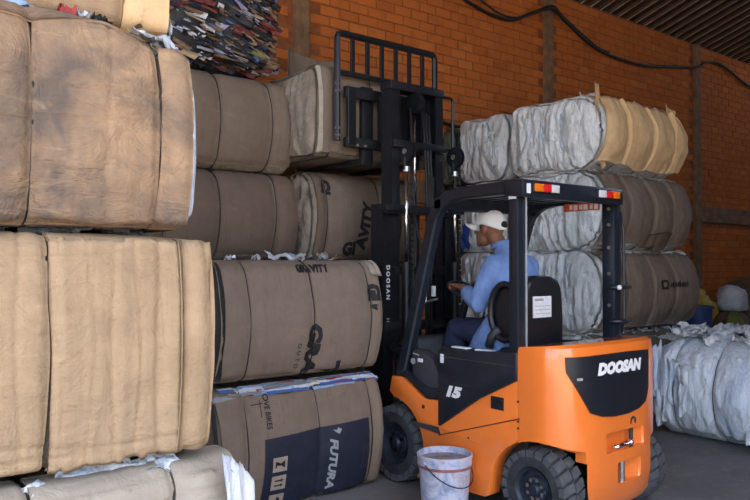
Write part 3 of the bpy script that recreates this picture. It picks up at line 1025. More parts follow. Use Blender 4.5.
u_, a_ = q4(346, 249)
b.text(M['ink'], t, 'emblem_letters', 'GI', u_, a_, .14, .1, 0, .009, -1.0 if False else 1.0, .0165)
u_, a_ = q4(360, 226)
b.text(M['ink'], t, 'word_gravity', 'AVITY', u_, a_, .15, math.pi / 2 - .18, 0, .009, 1.0, .0165)

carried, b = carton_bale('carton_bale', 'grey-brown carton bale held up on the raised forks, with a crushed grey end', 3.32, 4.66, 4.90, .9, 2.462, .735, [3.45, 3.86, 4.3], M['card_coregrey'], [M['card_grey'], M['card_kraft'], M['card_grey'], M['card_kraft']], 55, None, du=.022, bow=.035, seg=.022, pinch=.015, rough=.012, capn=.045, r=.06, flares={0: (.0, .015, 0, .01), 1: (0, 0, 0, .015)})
b.panel(M['card_pale'], carried, -.67, -.645, -.34, .36, off=.022, th=.006, seed=3, name='sheet_edge')
def board(name, c, w, h, m, parent, rot, seed, bend=.03, th=.006):
    g, gh = np.linspace(-.5, .5, 14), np.linspace(-.5, .5, 14)
    X, Y = np.meshgrid(g, gh, indexing='ij')
    Z = bend * (X ** 2) * 4 + .02 * fbm(np.stack([X * 2, Y * 2, X * 0 + seed], -1), seed)
    e = 1 + .08 * fbm(np.stack([X * 2, Y * 2, X * 0 + seed + 5], -1), seed)
    P = np.stack([X * w * e, Y * h * e, Z], -1) @ np.array(rot).T + np.array(c)
    return sheet(name, P, th, m, parent)
board('carton_flap', (-.40, .20, .85), .34, .32, M['card_kraft'], carried, R3(84, 6, 8), 3)
board('carton_flap', (-.14, .24, .85), .42, .30, M['card_grey'], carried, R3(80, -8, -5), 4)
board('carton_flap', (-.16, -.18, .765), .30, .34, M['card_kraft'], carried, R3(18, 4, 4), 5)
board('carton_flap', (.25, .24, .82), .34, .22, M['card_kraft'], carried, R3(84, 10, -5), 6)

# ---- film bales by the wall, carton wrapped on their fronts
G5 = 'film bales stacked by the brick wall'
lev = [(0, .855), (.865, .845), (1.72, .815), (2.545, .765)]
xe = [8.20, 8.20, 8.06, 7.90]
labA = ['lowest film bale at the front of the wall stack, mostly behind the truck', 'film bale with printed carton front, second from the floor in the wall stack', 'film bale with a creased brown carton front, third from the floor in the wall stack', 'bright film bale with loose tan carton flaps, uppermost at the front of its stack']
for k, (z, h) in enumerate(lev):
    L = xe[k] - 6.36
    cx = 6.36 + L / 2
    t = thing('film_bale', labA[k], 'bale', (cx, 4.46 + .5, z), G5, local=True)
    st = [v - cx for v in (6.72, 7.2, 7.66)]
    b = Bale(L, .98, h, st, 60 + k, r=.11, pinch=.02, seg=.04, bow=.17, rough=.022, wrinkle=.02, endr=.03)
    b.core(M['film'] if k == 3 else M['film2'], t, .025, .015, .085, .07, (13, 1.6), name='film_core')
    cm = [M['card_gold'], M['card_gold']] if k == 3 else [M['card_kraft'], M['card_grey']]
    e0, e1 = -L / 2 + .01, L / 2 - .02
    ks = [e0] + st + [e1]
    for i in range(4):
        b.panel(cm[i % 2], t, ks[i] + .0, ks[i + 1] + .03, -.40 * h, .5 * h + .10, off=.014 + .012 * (3 - i) , seed=i, th=.006, flare=(.0, .045 if k == 3 else .03, 0, .02), jag=.02, bulge=.01, skew=.03)
    for u in st:
        b.strap(M['wire'], t, u, .004, .02)
    rr = random.Random(k)
    for q in range(12):   # torn film at the free end
        y, zz = rr.uniform(-.44, .44), rr.uniform(.25, h - .25)
        scrap('film_tatter', (-L / 2 - .085 - .012 * rr.random(), y, zz), rr.uniform(.04, .09), rr.uniform(.25, .40), M['film'] if q % 3 else M['film_white'], t, 300 + 30 * k + q, R3(90, 0, 0) @ R3(0, 90 + rr.uniform(-14, 14), 0), crumple=.016, n=10)
    for q in range(8):   # film squeezed out over the carton's foot and top
        scrap('film_scrap', (-L / 2 + .12 + q * L / 8, -.46 - .03 * rr.random(), h - .005), rr.uniform(.14, .28), rr.uniform(.05, .10), M['film2'], t, 420 + 20 * k + q, R3(25, 0, rr.uniform(-20, 20)), crumple=.022, n=8)
    if k == 3:
        board('carton_flap', (L / 2 - .16, -.60, .62), .22, .36, M['card_gold'], t, R3(82, 0, 8) @ R3(0, 0, -14), 9, .02)
        board('carton_flap', (-L / 2 + .03, -.60, .44), .10, .84, M['card_gold'], t, R3(88, -6, 12), 8, .01)
        scrap('film_scrap', (-L / 2 + .34, -.30, h + .03), .2, .1, M['film_white'], t, 501, R3(50, 0, 0), crumple=.04)
    if k == 1:
        def q5(px, py):
            tt = (px - 375) / 735
            y0 = 4.30
            x = y0 * (.625 + .78 * tt) / (.78 - .625 * tt)
            return x - cx, 1.6 - (py - 262) / 735 * (.625 * x + .78 * y0) - z - h / 2
        u_, a_ = q5(670, 284)
        for q, w_ in enumerate((.030, .022, .026, .030, .024, .028, .034, .022, .026)):
            b.patch(M['ink'], t, 'smudged_print', [(u_ - .17 + .043 * q, a_ - .026), (u_ - .17 + .043 * q + w_, a_ - .026), (u_ - .17 + .043 * q + w_, a_ + .02 + .008 * (q % 3)), (u_ - .17 + .043 * q, a_ + .02)], .064)
        b.patch(M['ink'], t, 'print_square', [(u_ - .32, a_ - .05), (u_ - .22, a_ - .05), (u_ - .22, a_ + .05), (u_ - .32, a_ + .05)], .064)
        b.patch(M['card_kraft'], t, 'print_square', [(u_ - .295, a_ - .025), (u_ - .245, a_ - .025), (u_ - .245, a_ + .025), (u_ - .295, a_ + .025)], .066)
    if k == 2:
        scrap('paper_tag', (L / 2 + .03, -.50, .42), .10, .13, PAPER[0], t, 91, R3(90, 0, 8), crumple=.012)
        b.panel(M['card_dark'], t, -.02, .40, -.36, -.22, off=.075, th=.005, seed=33, name='loose_flap', jag=.02)
labB = ['film bale on the floor in the second row of the wall stack', 'film bale second from the floor in the second row of the wall stack', 'grey film bale behind the driver, third from the floor in the second row', 'grey film bale uppermost in the second row, seen over the truck roof']
for k, (z, h) in enumerate(lev):
    t = thing('film_bale', labB[k], 'bale', (7.0, 5.93, z), G5, local=True)
    b = Bale(1.25, .74, h - .02 if k == 3 else h - .01, [-.3, .15, .5], 70 + k, r=.10, pinch=.03, seg=.03, bow=.03, rough=.03, wrinkle=.02, endr=.03)
    b.core(M['film2'], t, .03, .02, .08, .06, (11, 1.6), name='film_core')
    for u in b.straps:
        b.strap(M['wire'], t, u, .004, .012)
    rr = random.Random(k + 50)
    for q in range(8):
        scrap('film_tatter', (-.625 - .075 - .02 * rr.random(), rr.uniform(-.30, .30), rr.uniform(.25, h - .25)), rr.uniform(.04, .09), rr.uniform(.25, .40), M['film2'] if q % 3 else (M['film_blue'] if k == 2 else M['film']), t, 600 + 30 * k + q, R3(90, 0, 0) @ R3(0, 90 + rr.uniform(-14, 14), 0), crumple=.03, n=8)
BLUE = plain('blue wrapper', (.02, .06, .30), .4, 0, .3, 12, .3)
scrap('blue_wrapper', (-.745, .17, .18), .12, .30, BLUE, bpy.data.objects['film_bale.006'], 991, R3(90, 0, 0) @ R3(0, 90, 0), crumple=.03, n=10)
for k, (z, h) in enumerate(lev):
    t = thing('film_bale', ['dark green film bale on the floor against the brick wall', 'dark green film bale against the brick wall, second from the floor', 'dark green film bale against the brick wall, third from the floor', 'dark green film bale against the brick wall, uppermost by the cable'][k], 'bale', (6.95, 6.515, z), 'dark film bales against the brick wall', local=True)
    b = Bale(1.1, .30, h - .06 if k == 3 else h - .005, [-.3, .2], 90 + k, r=.10, pinch=.02, seg=.02, bow=.01, rough=.02, wrinkle=.012)
    b.core(M['film_dark'], t, .035, .025, .04, .04, (11, 1.6), name='film_core')
    for u in b.straps:
        b.strap(M['wire'], t, u, .004, .012)

# ---- the loose film bale standing alone on the floor
t = thing('film_bale', 'bluish white film bale alone on the open floor behind the truck', 'bale', (6.92, 3.02, 0), None, rz=-math.pi / 2, local=True)
b = Bale(1.62, 1.1, .88, [-.5, -.12, .26, .6], 77, r=.22, pinch=.035, seg=.035, bow=.13, rough=.04, wrinkle=.03, endr=.34)
b.core(M['film_blue'], t, .016, .018, .08, .05, (9, 1.5), name='film_core')
for u in b.straps:
    b.strap(M['wire'], t, u, .004, .004)
rr = random.Random(3)
for q in range(9):
    u, a = rr.uniform(-.7, .7), rr.uniform(-.15, .2)
    p = b.S(u, a, .0)
    scrap('film_tatter', p, rr.uniform(.06, .12), rr.uniform(.3, .5), M['film_blue'] if q % 2 else M['film_white'], t, 700 + q, R3(90 - max(0, a - .36) * 150, 0, rr.uniform(-14, 14)), crumple=.03, n=9)
for q in range(46):
    scrap('film_scrap', (rr.uniform(-.75, .75), rr.uniform(-.42, .5), .89 + .05 * rr.random()), rr.uniform(.22, .42), rr.uniform(.12, .26), [M['film'], M['film_white'], M['film2'], M['film_blue']][q % 4], t, 800 + q, R3(rr.uniform(-8, 14), rr.uniform(-7, 7), rr.uniform(0, 180)), crumple=.05, n=12)

# ================================================================== FORKLIFT (drives towards +y)
FK = thing('forklift', 'orange and black forklift truck with raised mast, parked between the bales with its driver', 'forklift', (4.0, 3.5, 0))

# --- counterweight: rounded in plan, wheel arches and hitch pockets cut out
def cw_y(X, grow=0.0):
    q = min(1.0, abs(X) / (.55 + grow))
    return 2.92 - (.35 + grow) * (1 - q ** 3.4) ** (1 / 3.4)
bm = bmesh.new()
xs = [-.55 + .0 * 0] + [-.55 * math.cos(math.pi * i / 44) for i in range(1, 44)] + [.55]
rows = []
for z, gi, lift in ((.10, .06, 0), (.16, .02, 0), (.30, .0, 0), (.60, 0, 0), (.90, 0, 0), (1.02, 0, 0), (1.065, .012, 1), (1.085, .04, 1)):
    row = []
    for X in xs:
        y = cw_y(X) + gi * (1 - min(1, abs(X) / .55) ** 8)
        x = 4.0 + X * (1 - gi * .5)
        row.append(bm.verts.new((x, y, z + (.035 * (2.95 - y) / .35 if lift else 0))))
    row += [bm.verts.new((4.0 + .55 * (1 - gi * .5), 2.93, z)), bm.verts.new((4.0 - .55 * (1 - gi * .5), 2.93, z))]
    rows.append(row)
n = len(rows[0])
for r0, r1 in zip(rows[:-1], rows[1:]):
    for i in range(n):
        bm.faces.new((r0[i], r0[(i + 1) % n], r1[(i + 1) % n], r1[i]))
bm.faces.new(rows[0][::-1])
bm.faces.new(rows[-1])
bmesh.ops.recalc_face_normals(bm, faces=bm.faces[:])
mb = MB(); mb.bm(bm)
cw = mb.build('counterweight', M['orange'], FK)
def cut(o, cutters):
    tmp = []
    for c in cutters:
        k = c.build('cutter', M['orange'], FK)
        md = o.modifiers.new('cut', 'BOOLEAN')
        md.operation = 'DIFFERENCE'
        md.solver = 'EXACT'
        md.object = k
        tmp.append(k)
    apply_mods(o)
    for k in tmp:
        d = k.data
        bpy.data.objects.remove(k)
        bpy.data.meshes.remove(d)
    auto_smooth(o.data, 32)
arch = [(2.835 + .37 * math.cos(t), .20 + .34 * math.sin(t)) for t in [math.pi * i / 20 for i in range(21)]] + [(2.465, .0), (3.205, .0)]
arch = [(y - .05, z) for y, z in arch]
pk1 = MB().prism([(3.80, 2.40), (4.27, 2.40), (4.24, 2.585), (4.10, 2.64), (3.84, 2.64)], .455, .575, 'z', .012)
pk2 = MB().prism([(3.93, 2.40), (4.24, 2.40), (4.20, 2.585), (4.08, 2.64), (3.95, 2.64)], .255, .385, 'z', .012)
cut(cw, [MB().prism(arch, 3.30, 3.655, 'x'), MB().prism(arch, 4.345, 4.70, 'x'), MB().box(3.5, 4.5, 2.665, 3.2, .0, .47), MB().prism([(3.56, 2.50), (3.652, 2.50), (3.652, 2.585), (3.93, 2.71), (3.56, 2.71)], -.01, .42, 'z'), pk1, pk2])
# hitch pins
h = MB().cyl((4.03, 2.60, .24), (4.03, 2.60, .40), .02, 14).build('hitch_pin', M['steel'], FK, 'auto')
h = MB().cyl((4.11, 2.585, .455), (4.11, 2.585, .60), .013, 12).tube([(4.085, 2.575, .60), (4.09, 2.57, .63), (4.11, 2.57, .64), (4.13, 2.57, .63), (4.135, 2.575, .60)], .008).build('hitch_pin', M['axle'], FK, 'auto')
h = MB().cyl((3.93, 2.585, .475), (4.10, 2.585, .48), .014, 12).ball((4.10, 2.58, .485), .02).build('lock_rod', M['chrome'], FK, True)

# --- rear cover with the maker's lettering
cov = [(-.465, 1.045), (-.2, 1.05), (.05, 1.05), (.285, 1.045), (.29, 1.0), (.285, .80), (.25, .725), (.17, .69), (.05, .673), (-.10, .672), (-.22, .685), (-.315, .715), (-.37, .80), (-.43, .90), (-.462, .96)]
def cw_wrap(v, off):
    out = []
    for X, z in v:
        e = 1e-3
        y = cw_y(X)
        d = (cw_y(min(.549, X + e)) - cw_y(max(-.549, X - e))) / (2 * e)
        nx, ny = d, -1
        l = math.hypot(nx, ny)
        out.append((4.0 + X + nx / l * off, y + ny / l * off, z))
    return out
def wrap_patch(name, poly, m, parent, off, th=.0, cell=.05):
    bm = bmesh.new()
    bm.faces.new([bm.verts.new((p[0], p[1], 0)) for p in poly])
    bmesh.ops.triangulate(bm, faces=bm.faces[:])
    for _ in range(6):
        es = [e for e in bm.edges if e.calc_length() > cell]
        if not es:
            break
        bmesh.ops.subdivide_edges(bm, edges=es, cuts=1)
        bmesh.ops.triangulate(bm, faces=bm.faces[:])
    if th:
        g = bmesh.ops.extrude_face_region(bm, geom=bm.faces[:])
        for v in g['geom']:
            if isinstance(v, bmesh.types.BMVert):
                v.co.z = th
    bm.verts.index_update()
    v = cw_wrap([(p.co.x, p.co.y) for p in bm.verts], 0)
    w = cw_wrap([(p.co.x, p.co.y) for p in bm.verts], 1)
    hz = [p.co.z for p in bm.verts]
    V = [tuple(Vector(a) + (Vector(c) - Vector(a)) * (off + hh)) for a, c, hh in zip(v, w, hz)]
    F = [[q.index for q in f.verts] for f in bm.faces]
    bm.free()
    b = MB().add(V, F)
    return b.build(name, m, parent, 'auto')
rc = wrap_patch('rear_cover', cov, M['blackp'], FK, -.004, .016)
def wrap_text(name, txt, X, z, size, m, parent, off, **kw):
    v, f = text_mesh(txt, size, **kw)
    V = cw_wrap([(X + p[0], z + p[1]) for p in v], off)
    return mesh_obj(name, V, f, m, parent, False)
wrap_text('maker_name', 'DOOSAN', -.045, .963, .088, M['white'], rc, .0145, shear=.18, bold=.0075, sx=1.14)
wrap_patch('cover_catch', [(-.41, .91), (-.375, .91), (-.375, .925), (-.41, .925)], M['greyprint'], rc, .012, .004)

# --- orange chassis side with front mudguard, both sides
side = [(3.845, .10), (3.20, .12), (3.168, .14)]
side += [(2.785 + .37 * math.cos(t), .20 + .34 * math.sin(t)) for t in [math.pi * (i + .6) / 20 for i in range(0, 9)] if 2.785 + .37 * math.cos(t) > 2.945]
side += [(2.932, .52), (2.932, .885), (3.236, .735), (3.60, .50), (3.613, .50), (3.613, .666), (3.745, .655), (3.80, .672), (4.007, .78), (4.11, .775), (4.14, .66), (4.09, .625)]
side += [(4.107 + .335 * math.cos(t), .29 + .335 * math.sin(t)) for t in [math.radians(a) for a in range(100, 205, 10)]]
for x0, x1, nm in ((3.45, 3.56, 'a'), (4.44, 4.55, 'b')):
    MB().prism(side, x0, x1, 'x', .012).build('side_panel', M['orange'], FK, 'auto')
MB().box(3.56, 4.44, 2.95, 3.84, .16, .50, .01).build('chassis', M['axle'], FK)
MB().box(3.50, 4.50, 3.56, 4.20, .50, .535, .004).build('floor_plate', M['darkgrey'], FK)
MB().prism([(3.88, .485), (3.615, .485), (3.60, .44), (3.86, .46)], 3.442, 3.452, 'x').build('step_recess', M['darkgrey'], FK)  # thin dark plate standing in for the shaded step recess
MB().prism([(3.26, .60), (3.36, .66), (3.26, .67)], 3.4, 3.46, 'x')
MB().cyl((3.447, 3.77, .60), (3.452, 3.77, .60), .014, 14).build('side_hole', M['black'], FK)  # flat black disc standing in for the dark of a small hole
MB().prism([(3.615, .436), (3.615, .430), (2.915, .655), (2.915, .661)], 3.446, 3.452, 'x').build('panel_seam', M['black'], FK)
for z in (.60, .64, .76):
    MB().cyl((3.444, 2.925, z), (3.452, 2.925, z), .007, 8).build('seam_bolt', M['axle'], FK)
MB().cyl((3.446, 3.34, .465), (3.452, 3.34, .465), .007, 8).build('seam_bolt', M['axle'], FK)
gh = MB().box(3.447, 3.453, 3.04, 3.145, .685, .765, .002).build('grab_recess', M['black'], FK)
MB().prism([(3.05, .755), (3.135, .755), (3.135, .70), (3.125, .70), (3.125, .735), (3.05, .735)], 3.438, 3.449, 'x', .002).build('grab_handle', M['blackp'], gh, 'auto')

# --- black battery hood and side door
door_poly = [(3.613, 1.01), (2.932, 1.055), (2.932, .885), (3.236, .735), (3.595, .50), (3.613, .50)]
sd = MB().prism(door_poly, 3.436, 3.50, 'x', .008).build('side_door', M['black'], FK, 'auto')
MB().prism([(y, z) for y, z in door_poly], 4.50, 4.56, 'x', .008).build('side_door', M['black'], FK, 'auto')
for z0, z1 in ((.965, .972), (.80, .804)):
    MB().box(3.434, 3.438, 2.95 if z0 > .9 else 3.30, 3.58, z0, z1).build('door_crease', M['darkgrey'], sd)
def side_text(name, txt, y, z, size, m, parent, x, **kw):
    v, f = text_mesh(txt, size, **kw)
    return mesh_obj(name, [(x, y - p[0], z + p[1]) for p in v], f, m, parent, False)
side_text('model_number', '15', 3.475, .742, .092, M['white'], sd, 3.433, shear=.28, bold=.007, sx=1.5)
MB().box(3.432, 3.437, 3.555, 3.585, .925, .985, .001).build('door_sticker', M['label'], sd)
MB().prism([(3.615, .52), (3.615, .99), (2.95, 1.03), (2.95, .52)], 3.50, 4.50, 'x', .02).build('battery_hood', M['blackp'], FK, 'auto')
for y0, y1 in ((3.36, 3.50), (3.10, 3.29)):
    MB().box(3.455, 3.50, y0, y1, 1.032, 1.042, .002).build('hood_sticker', M['label'], FK)
MB().box(3.455, 3.54, 2.98, 3.60, 1.008, 1.034, .006).build('hood_lip', M['blackp'], FK)

# --- overhead guard
gp = MB().box(3.46, 3.535, 2.935, 3.01, 1.0, 2.09, .012)
gp.build('guard_post', M['black'], FK, 'auto')
MB().box(3.528, 3.538, 2.924, 2.936, 1.02, 2.0, .003).build('post_trim', M['greyprint'], FK)  # corner trim, coloured lighter to paint the reflection along it
gp = MB().box(4.465, 4.555, 2.93, 3.03, 1.0, 2.09, .012).build('guard_post', M['black'], FK, 'auto')
for z in (1.30, 1.52, 1.70, 1.86, 1.97):
    MB().cyl((4.466, 2.97, z), (4.458, 2.97, z), .012, 10).build('post_bolt', M['steel'], gp)
MB().tube([(4.44, 2.95, 1.425), (4.50, 2.89, 1.425), (4.60, 2.90, 1.425), (4.64, 2.97, 1.425)], .016, 8).build('grip_bracket', M['black'], gp, True)
MB().ball((4.48, 2.90, 1.425), .018).build('grip_knob', M['label'], gp, True)
MB().tube([(4.44, 2.95, 1.19), (4.50, 2.89, 1.19), (4.60, 2.90, 1.19), (4.64, 2.97, 1.19)], .016, 8).build('grip_bracket', M['black'], gp, True)
MB().tube([(4.56, 2.94, 1.10), (4.575, 2.925, 1.2), (4.575, 2.925, 1.8), (4.56, 2.94, 1.95)], .010, 8).build('grab_rail', M['black'], gp, True)
def leg(x0, x1, nm):
    out = [(2.98, 2.105), (3.45, 2.095), (3.58, 2.075), (3.66, 2.035), (3.715, 1.97), (3.75, 1.90), (4.125, .66), (4.12, .60)]
    inn = [(2.98, 2.02), (3.42, 2.015), (3.52, 2.0), (3.585, 1.975), (3.63, 1.93), (3.665, 1.86), (4.03, .66), (4.02, .60)]
    V, F = [], []
    e = .012
    for (a, b_), (c, d) in zip(out, inn):
        q = Vector((c - a, d - b_)).normalized() * e
        for x, y, z in ((x0 + e, a, b_), (x1 - e, a, b_), (x1, a + q.x, b_ + q.y), (x1, c - q.x, d - q.y), (x1 - e, c, d), (x0 + e, c, d), (x0, c - q.x, d - q.y), (x0, a + q.x, b_ + q.y)):
            V.append((x, y, z))
    for i in range(len(out) - 1):
        for k in range(8):
            F.append((i * 8 + k, i * 8 + (k + 1) % 8, (i + 1) * 8 + (k + 1) % 8, (i + 1) * 8 + k))
    F += [tuple(range(8)), tuple(range(len(V) - 8, len(V)))]
    MB().add(V, F).build(nm, M['black'], FK, 'auto')
leg(3.46, 3.535, 'guard_leg')
leg(4.435, 4.51, 'guard_leg')
MB().box(3.46, 4.51, 3.60, 3.68, 1.955, 2.04, .012).build('guard_crossbar', M['black'], FK, 'auto')
rb = MB().prism([(2.875, 1.99), (3.03, 2.005), (3.03, 2.105), (2.875, 2.10)], 3.44, 4.50, 'x', .014).build('guard_rear_beam', M['black'], FK, 'auto')
for k in range(7):
    x = 3.60 + k * .125
    MB().box(x, x + .05, 2.97, 3.63, 2.03, 2.065, .006).build('guard_slat', M['black'], FK)
MB().box(3.452, 3.462, 2.945, 3.0, 1.985, 2.045, .002).build('post_sticker', M['label'], FK)
MB().box(3.472, 3.505, 2.868, 2.876, 2.015, 2.075, .002).build('post_sticker', M['label'], FK)
for x0, seq in ((3.53, ('amber', 'red', 'clear')), (4.19, ('clear', 'red', 'amber'))):
    tl = MB().box(x0 - .012, x0 + .242, 2.862, 2.88, 2.022, 2.084, .005).build('tail_lamp', M['blackp'], FK, 'auto')
    for k, (c, w) in enumerate(zip(seq, (.077, .077, .077))):
        MB().box(x0 + k * .078, x0 + k * .078 + w, 2.850, 2.868, 2.028, 2.078, .006).build(c + '_lens', M[c], tl, 'auto')
ws = MB().box(4.425, 4.436, 3.02, 3.32, 1.965, 2.02).build('warning_sign', M['redsign'], FK)
for k, w_ in enumerate((.030, .022, .034, .026, .030, .024)):
    MB().box(4.4225, 4.4255, 3.03 + k * .043, 3.03 + k * .043 + w_, 1.972 + .003 * (k % 2), 2.010).build('sign_print', M['label'], ws)

# --- wheels
def wheel(name, c, r, w, hub_r, out=-1, lugs=21):
    x, y, z = c
    hw = w / 2
    prof = [(hub_r, -hw * .8), (hub_r * 1.08, -hw * .95), (r * .80, -hw), (r * .90, -hw * .92), (r * .925, -hw * .75), (r * .925, hw * .75), (r * .90, hw * .92), (r * .80, hw), (hub_r * 1.08, hw * .95), (hub_r, hw * .8)]
    root = MB().lathe(prof, c, 'x', 36).build(name, M['rubber'], FK, 'auto')
    tr = MB()
    for k in range(lugs):
        for s in (-1, 1):
            t = 2 * math.pi * (k + (.5 if s > 0 else 0)) / lugs
            da = math.pi / lugs * .76
            sk = .10 * s
            P = []
            for rr in (r * .90, r):
                for xx, q in ((hw * .06, sk), (hw * .98, 0)):
                    for e in (-da, da):
                        rr2 = rr * (.955 if xx > hw * .5 else 1)
                        P.append((x + s * xx, y + rr2 * math.cos(t + e + q), z + rr2 * math.sin(t + e + q)))
            # sidewall foot of the lug
            tr.add(P, [(0, 1, 3, 2), (4, 6, 7, 5), (0, 4, 5, 1), (2, 3, 7, 6), (0, 2, 6, 4), (1, 5, 7, 3)])
            P2 = []
            for rr in (r * .80, r * .955):
                for xx in (hw * .93, hw * 1.03):
                    for e in (-da, da):
                        P2.append((x + s * xx, y + rr * math.cos(t + e), z + rr * math.sin(t + e)))
            tr.add(P2, [(0, 1, 3, 2), (4, 6, 7, 5), (0, 4, 5, 1), (2, 3, 7, 6), (0, 2, 6, 4), (1, 5, 7, 3)])
    tr.build('tread', M['lug'], root)
    o = out
    rim = [(hub_r * 1.04, hw * .95), (hub_r, hw * .90), (hub_r * .90, hw * .82), (hub_r * .84, hw * .45), (hub_r * .62, hw * .42), (hub_r * .55, hw * .55), (hub_r * .30, hw * .58), (hub_r * .26, hw * .85), (hub_r * .20, hw * .92), (0.001, hw * .92)]
    MB().lathe([(a, b * o) for a, b in rim], c, 'x', 28).build('rim', M['rim'], root, 'auto')
    for k in range(8):
        t = 2 * math.pi * k / 8 + .3
        yy, zz = y + hub_r * .45 * math.cos(t), z + hub_r * .45 * math.sin(t)
        MB().cyl((x + o * hw * .5, yy, zz), (x + o * hw * .78, yy, zz), .0135, 6).build('wheel_nut', M['chrome'], root)
wheel('rear_wheel', (3.56, 2.835, .246), .246, .19, .128, -1)
wheel('rear_wheel', (4.45, 2.835, .246), .246, .19, .128, 1)
wheel('front_wheel', (3.57, 4.107, .283), .283, .21, .14, -1, 20)
wheel('front_wheel', (4.43, 4.107, .283), .283, .21, .14, 1, 20)
MB().cyl((3.64, 2.835, .25), (4.36, 2.835, .25), .055, 14).box(3.70, 4.30, 2.74, 2.93, .20, .33, .02).cyl((3.70, 2.70, .27), (3.95, 2.72, .27), .028, 10).build('steer_axle', M['axle'], FK, 'auto')
MB().cyl((3.66, 4.107, .283), (4.34, 4.107, .283), .075, 14).box(3.75, 4.25, 3.98, 4.24, .18, .42, .03).build('drive_axle', M['axle'], FK, 'auto')

# --- cockpit
cowl = [(3.62, .54), (3.70, .73), (3.78, .79), (3.84, 1.00), (3.95, 1.12), (4.12, 1.12), (4.20, .98), (4.20, .54)]
ck = MB().prism([(3.80, .54), (3.90, .93), (3.96, 1.05), (4.14, 1.05), (4.18, .54)], 3.56, 4.44, 'x', .03).build('dash_cowl', M['darkgrey'], FK, 'auto')
MB().prism([(3.60, .535), (3.62, .80), (3.70, .93), (3.82, .985), (3.93, .985), (3.93, .535)], 3.475, 3.58, 'x', .03).build('side_console', M['darkgrey'], FK, 'auto')
MB().prism([(3.84, .945), (3.90, .955), (3.90, .958), (3.84, .948)], 3.47, 3.474, 'x').build('console_mark', M['label'], FK)
MB().box(3.468, 3.474, 3.80, 3.85, .90, .925, .001).build('console_sticker', M['label'], FK)
MB().cyl((3.467, 3.90, .90), (3.474, 3.90, .90), .022, 14).build('console_sticker', M['greyprint'], FK)
MB().prism([(3.61, .67), (3.75, .66), (3.95, .77), (4.04, .80), (3.97, .83), (3.75, .74), (3.61, .74)], 3.455, 3.50, 'x', .006).build('sill_cover', M['black'], FK, 'auto')
sc = MB().cyl((4.0, 4.0, 1.02), (4.0, 3.88, 1.35), .03, 12).build('steering_column', M['blackp'], FK, 'auto')
SWC, SWN = Vector((3.98, 3.87, 1.385)), Vector((0, -.42, .9)).normalized()
sa = SWN.orthogonal().normalized(); sb_ = SWN.cross(sa)
sw = MB().tube([SWC + (sa * math.cos(t) + sb_ * math.sin(t)) * .145 for t in [2 * math.pi * i / 28 for i in range(28)]], .013, 8, True)
for t in (.5, 2.6, 4.7):
    sw.tube([SWC, SWC + (sa * math.cos(t) + sb_ * math.sin(t)) * .145], .010, 6)
sw.ball(SWC, (.035, .035, .02)).build('steering_wheel', M['blackp'], FK, True)
for k, x in enumerate((4.20, 4.26, 4.32)):
    lv = MB().cyl((x, 3.95, 1.05), (x, 3.86, 1.33), .007, 8).build('control_lever', M['steel'], FK, True)
    MB().ball((x, 3.855, 1.345), .018).build('lever_knob', M['black'], lv, True)
# levers seen between the mast and the driver's hand
MB().box(3.60, 3.63, 3.93, 3.95, 1.31, 1.40, .004).build('mirror_clamp', M['label'], FK)
MB().box(3.815, 3.845, 4.06, 4.08, 1.34, 1.42, .004).build('lamp_clamp', M['label'], FK)
MB().cyl((3.58, 3.96, 1.30), (3.86, 4.06, 1.32), .009, 8).build('instrument_rail', M['steel'], FK, True)
# seat
st_ = MB().box(3.74, 4.26, 3.10, 3.60, .96, 1.035, .03).build('seat_cushion', M['vinyl'], FK, 'auto')
sbk = MB().prism([(3.735, 1.02), (4.125, 1.02), (4.135, 1.22), (4.115, 1.42), (4.08, 1.485), (3.99, 1.51), (3.87, 1.51), (3.78, 1.485), (3.745, 1.42), (3.725, 1.22)], 3.10, 3.22, 'y', .028).build('seat_backrest', M['vinyl'], FK, 'auto')
MB().box(3.80, 3.985, 3.092, 3.100, 1.235, 1.375, .001).build('backrest_label', M['label'], sbk)
for z in (1.26, 1.285, 1.31):
    MB().box(3.815, 3.97, 3.0905, 3.0925, z, z + .003).build('label_line', M['greyprint'], sbk)
MB().box(3.815, 3.90, 3.0905, 3.0925, 1.345, 1.36).build('label_line', M['greyprint'], sbk)
br = [Vector((3.70, 3.25 + .125 * math.cos(t), 1.27 + .185 * math.sin(t))) for t in [2 * math.pi * i / 28 for i in range(28)]]
hb = MB().tube([p for p in br], .022, 10, True).build('hip_restraint', M['vinyl'], FK, True)
MB().ball((3.722, 3.25, 1.27), (.018, .115, .175)).build('restraint_pad', M['vinyl'], hb, True)
MB().tube([(3.70, 3.30, 1.16), (3.69, 3.36, 1.10), (3.69, 3.38, 1.03)], [.03, .028, .03], 10).build('seat_belt_buckle', M['darkgrey'], FK, True)

# --- mast: two stages of channel, the inner one raised
def channel(name, x0, x1, y0, y1, z0, z1, open_right, parent, m=None):
    t = .018
    b = MB().box(x0, x1, y0, y0 + t, z0, z1).box(x0, x1, y1 - t, y1, z0, z1)
    if open_right:
        b.box(x0, x0 + t, y0 + t, y1 - t, z0, z1)
    else:
        b.box(x1 - t, x1, y0 + t, y1 - t, z0, z1)
    return b.build(name, m or M['mastblk'], parent)
ol = channel('outer_rail', 3.645, 3.745, 4.45, 4.60, .14, 2.06, True, FK)
channel('outer_rail', 4.325, 4.425, 4.45, 4.60, .14, 2.06, False, FK)
channel('inner_rail', 3.752, 3.835, 4.47, 4.60, .95, 3.04, True, FK)
channel('inner_rail', 4.235, 4.315, 4.47, 4.60, .95, 3.04, False, FK)
MB().box(3.635, 4.45, 4.40, 4.455, 1.98, 2.055, .008).build('outer_crossbar', M['mastblk'], FK, 'auto')
MB().prism([(3.62, 4.36), (3.80, 4.36), (3.84, 4.465), (3.62, 4.465)], 2.0, 2.035, 'z', .006).build('tie_plate', M['mastblk'], FK, 'auto')
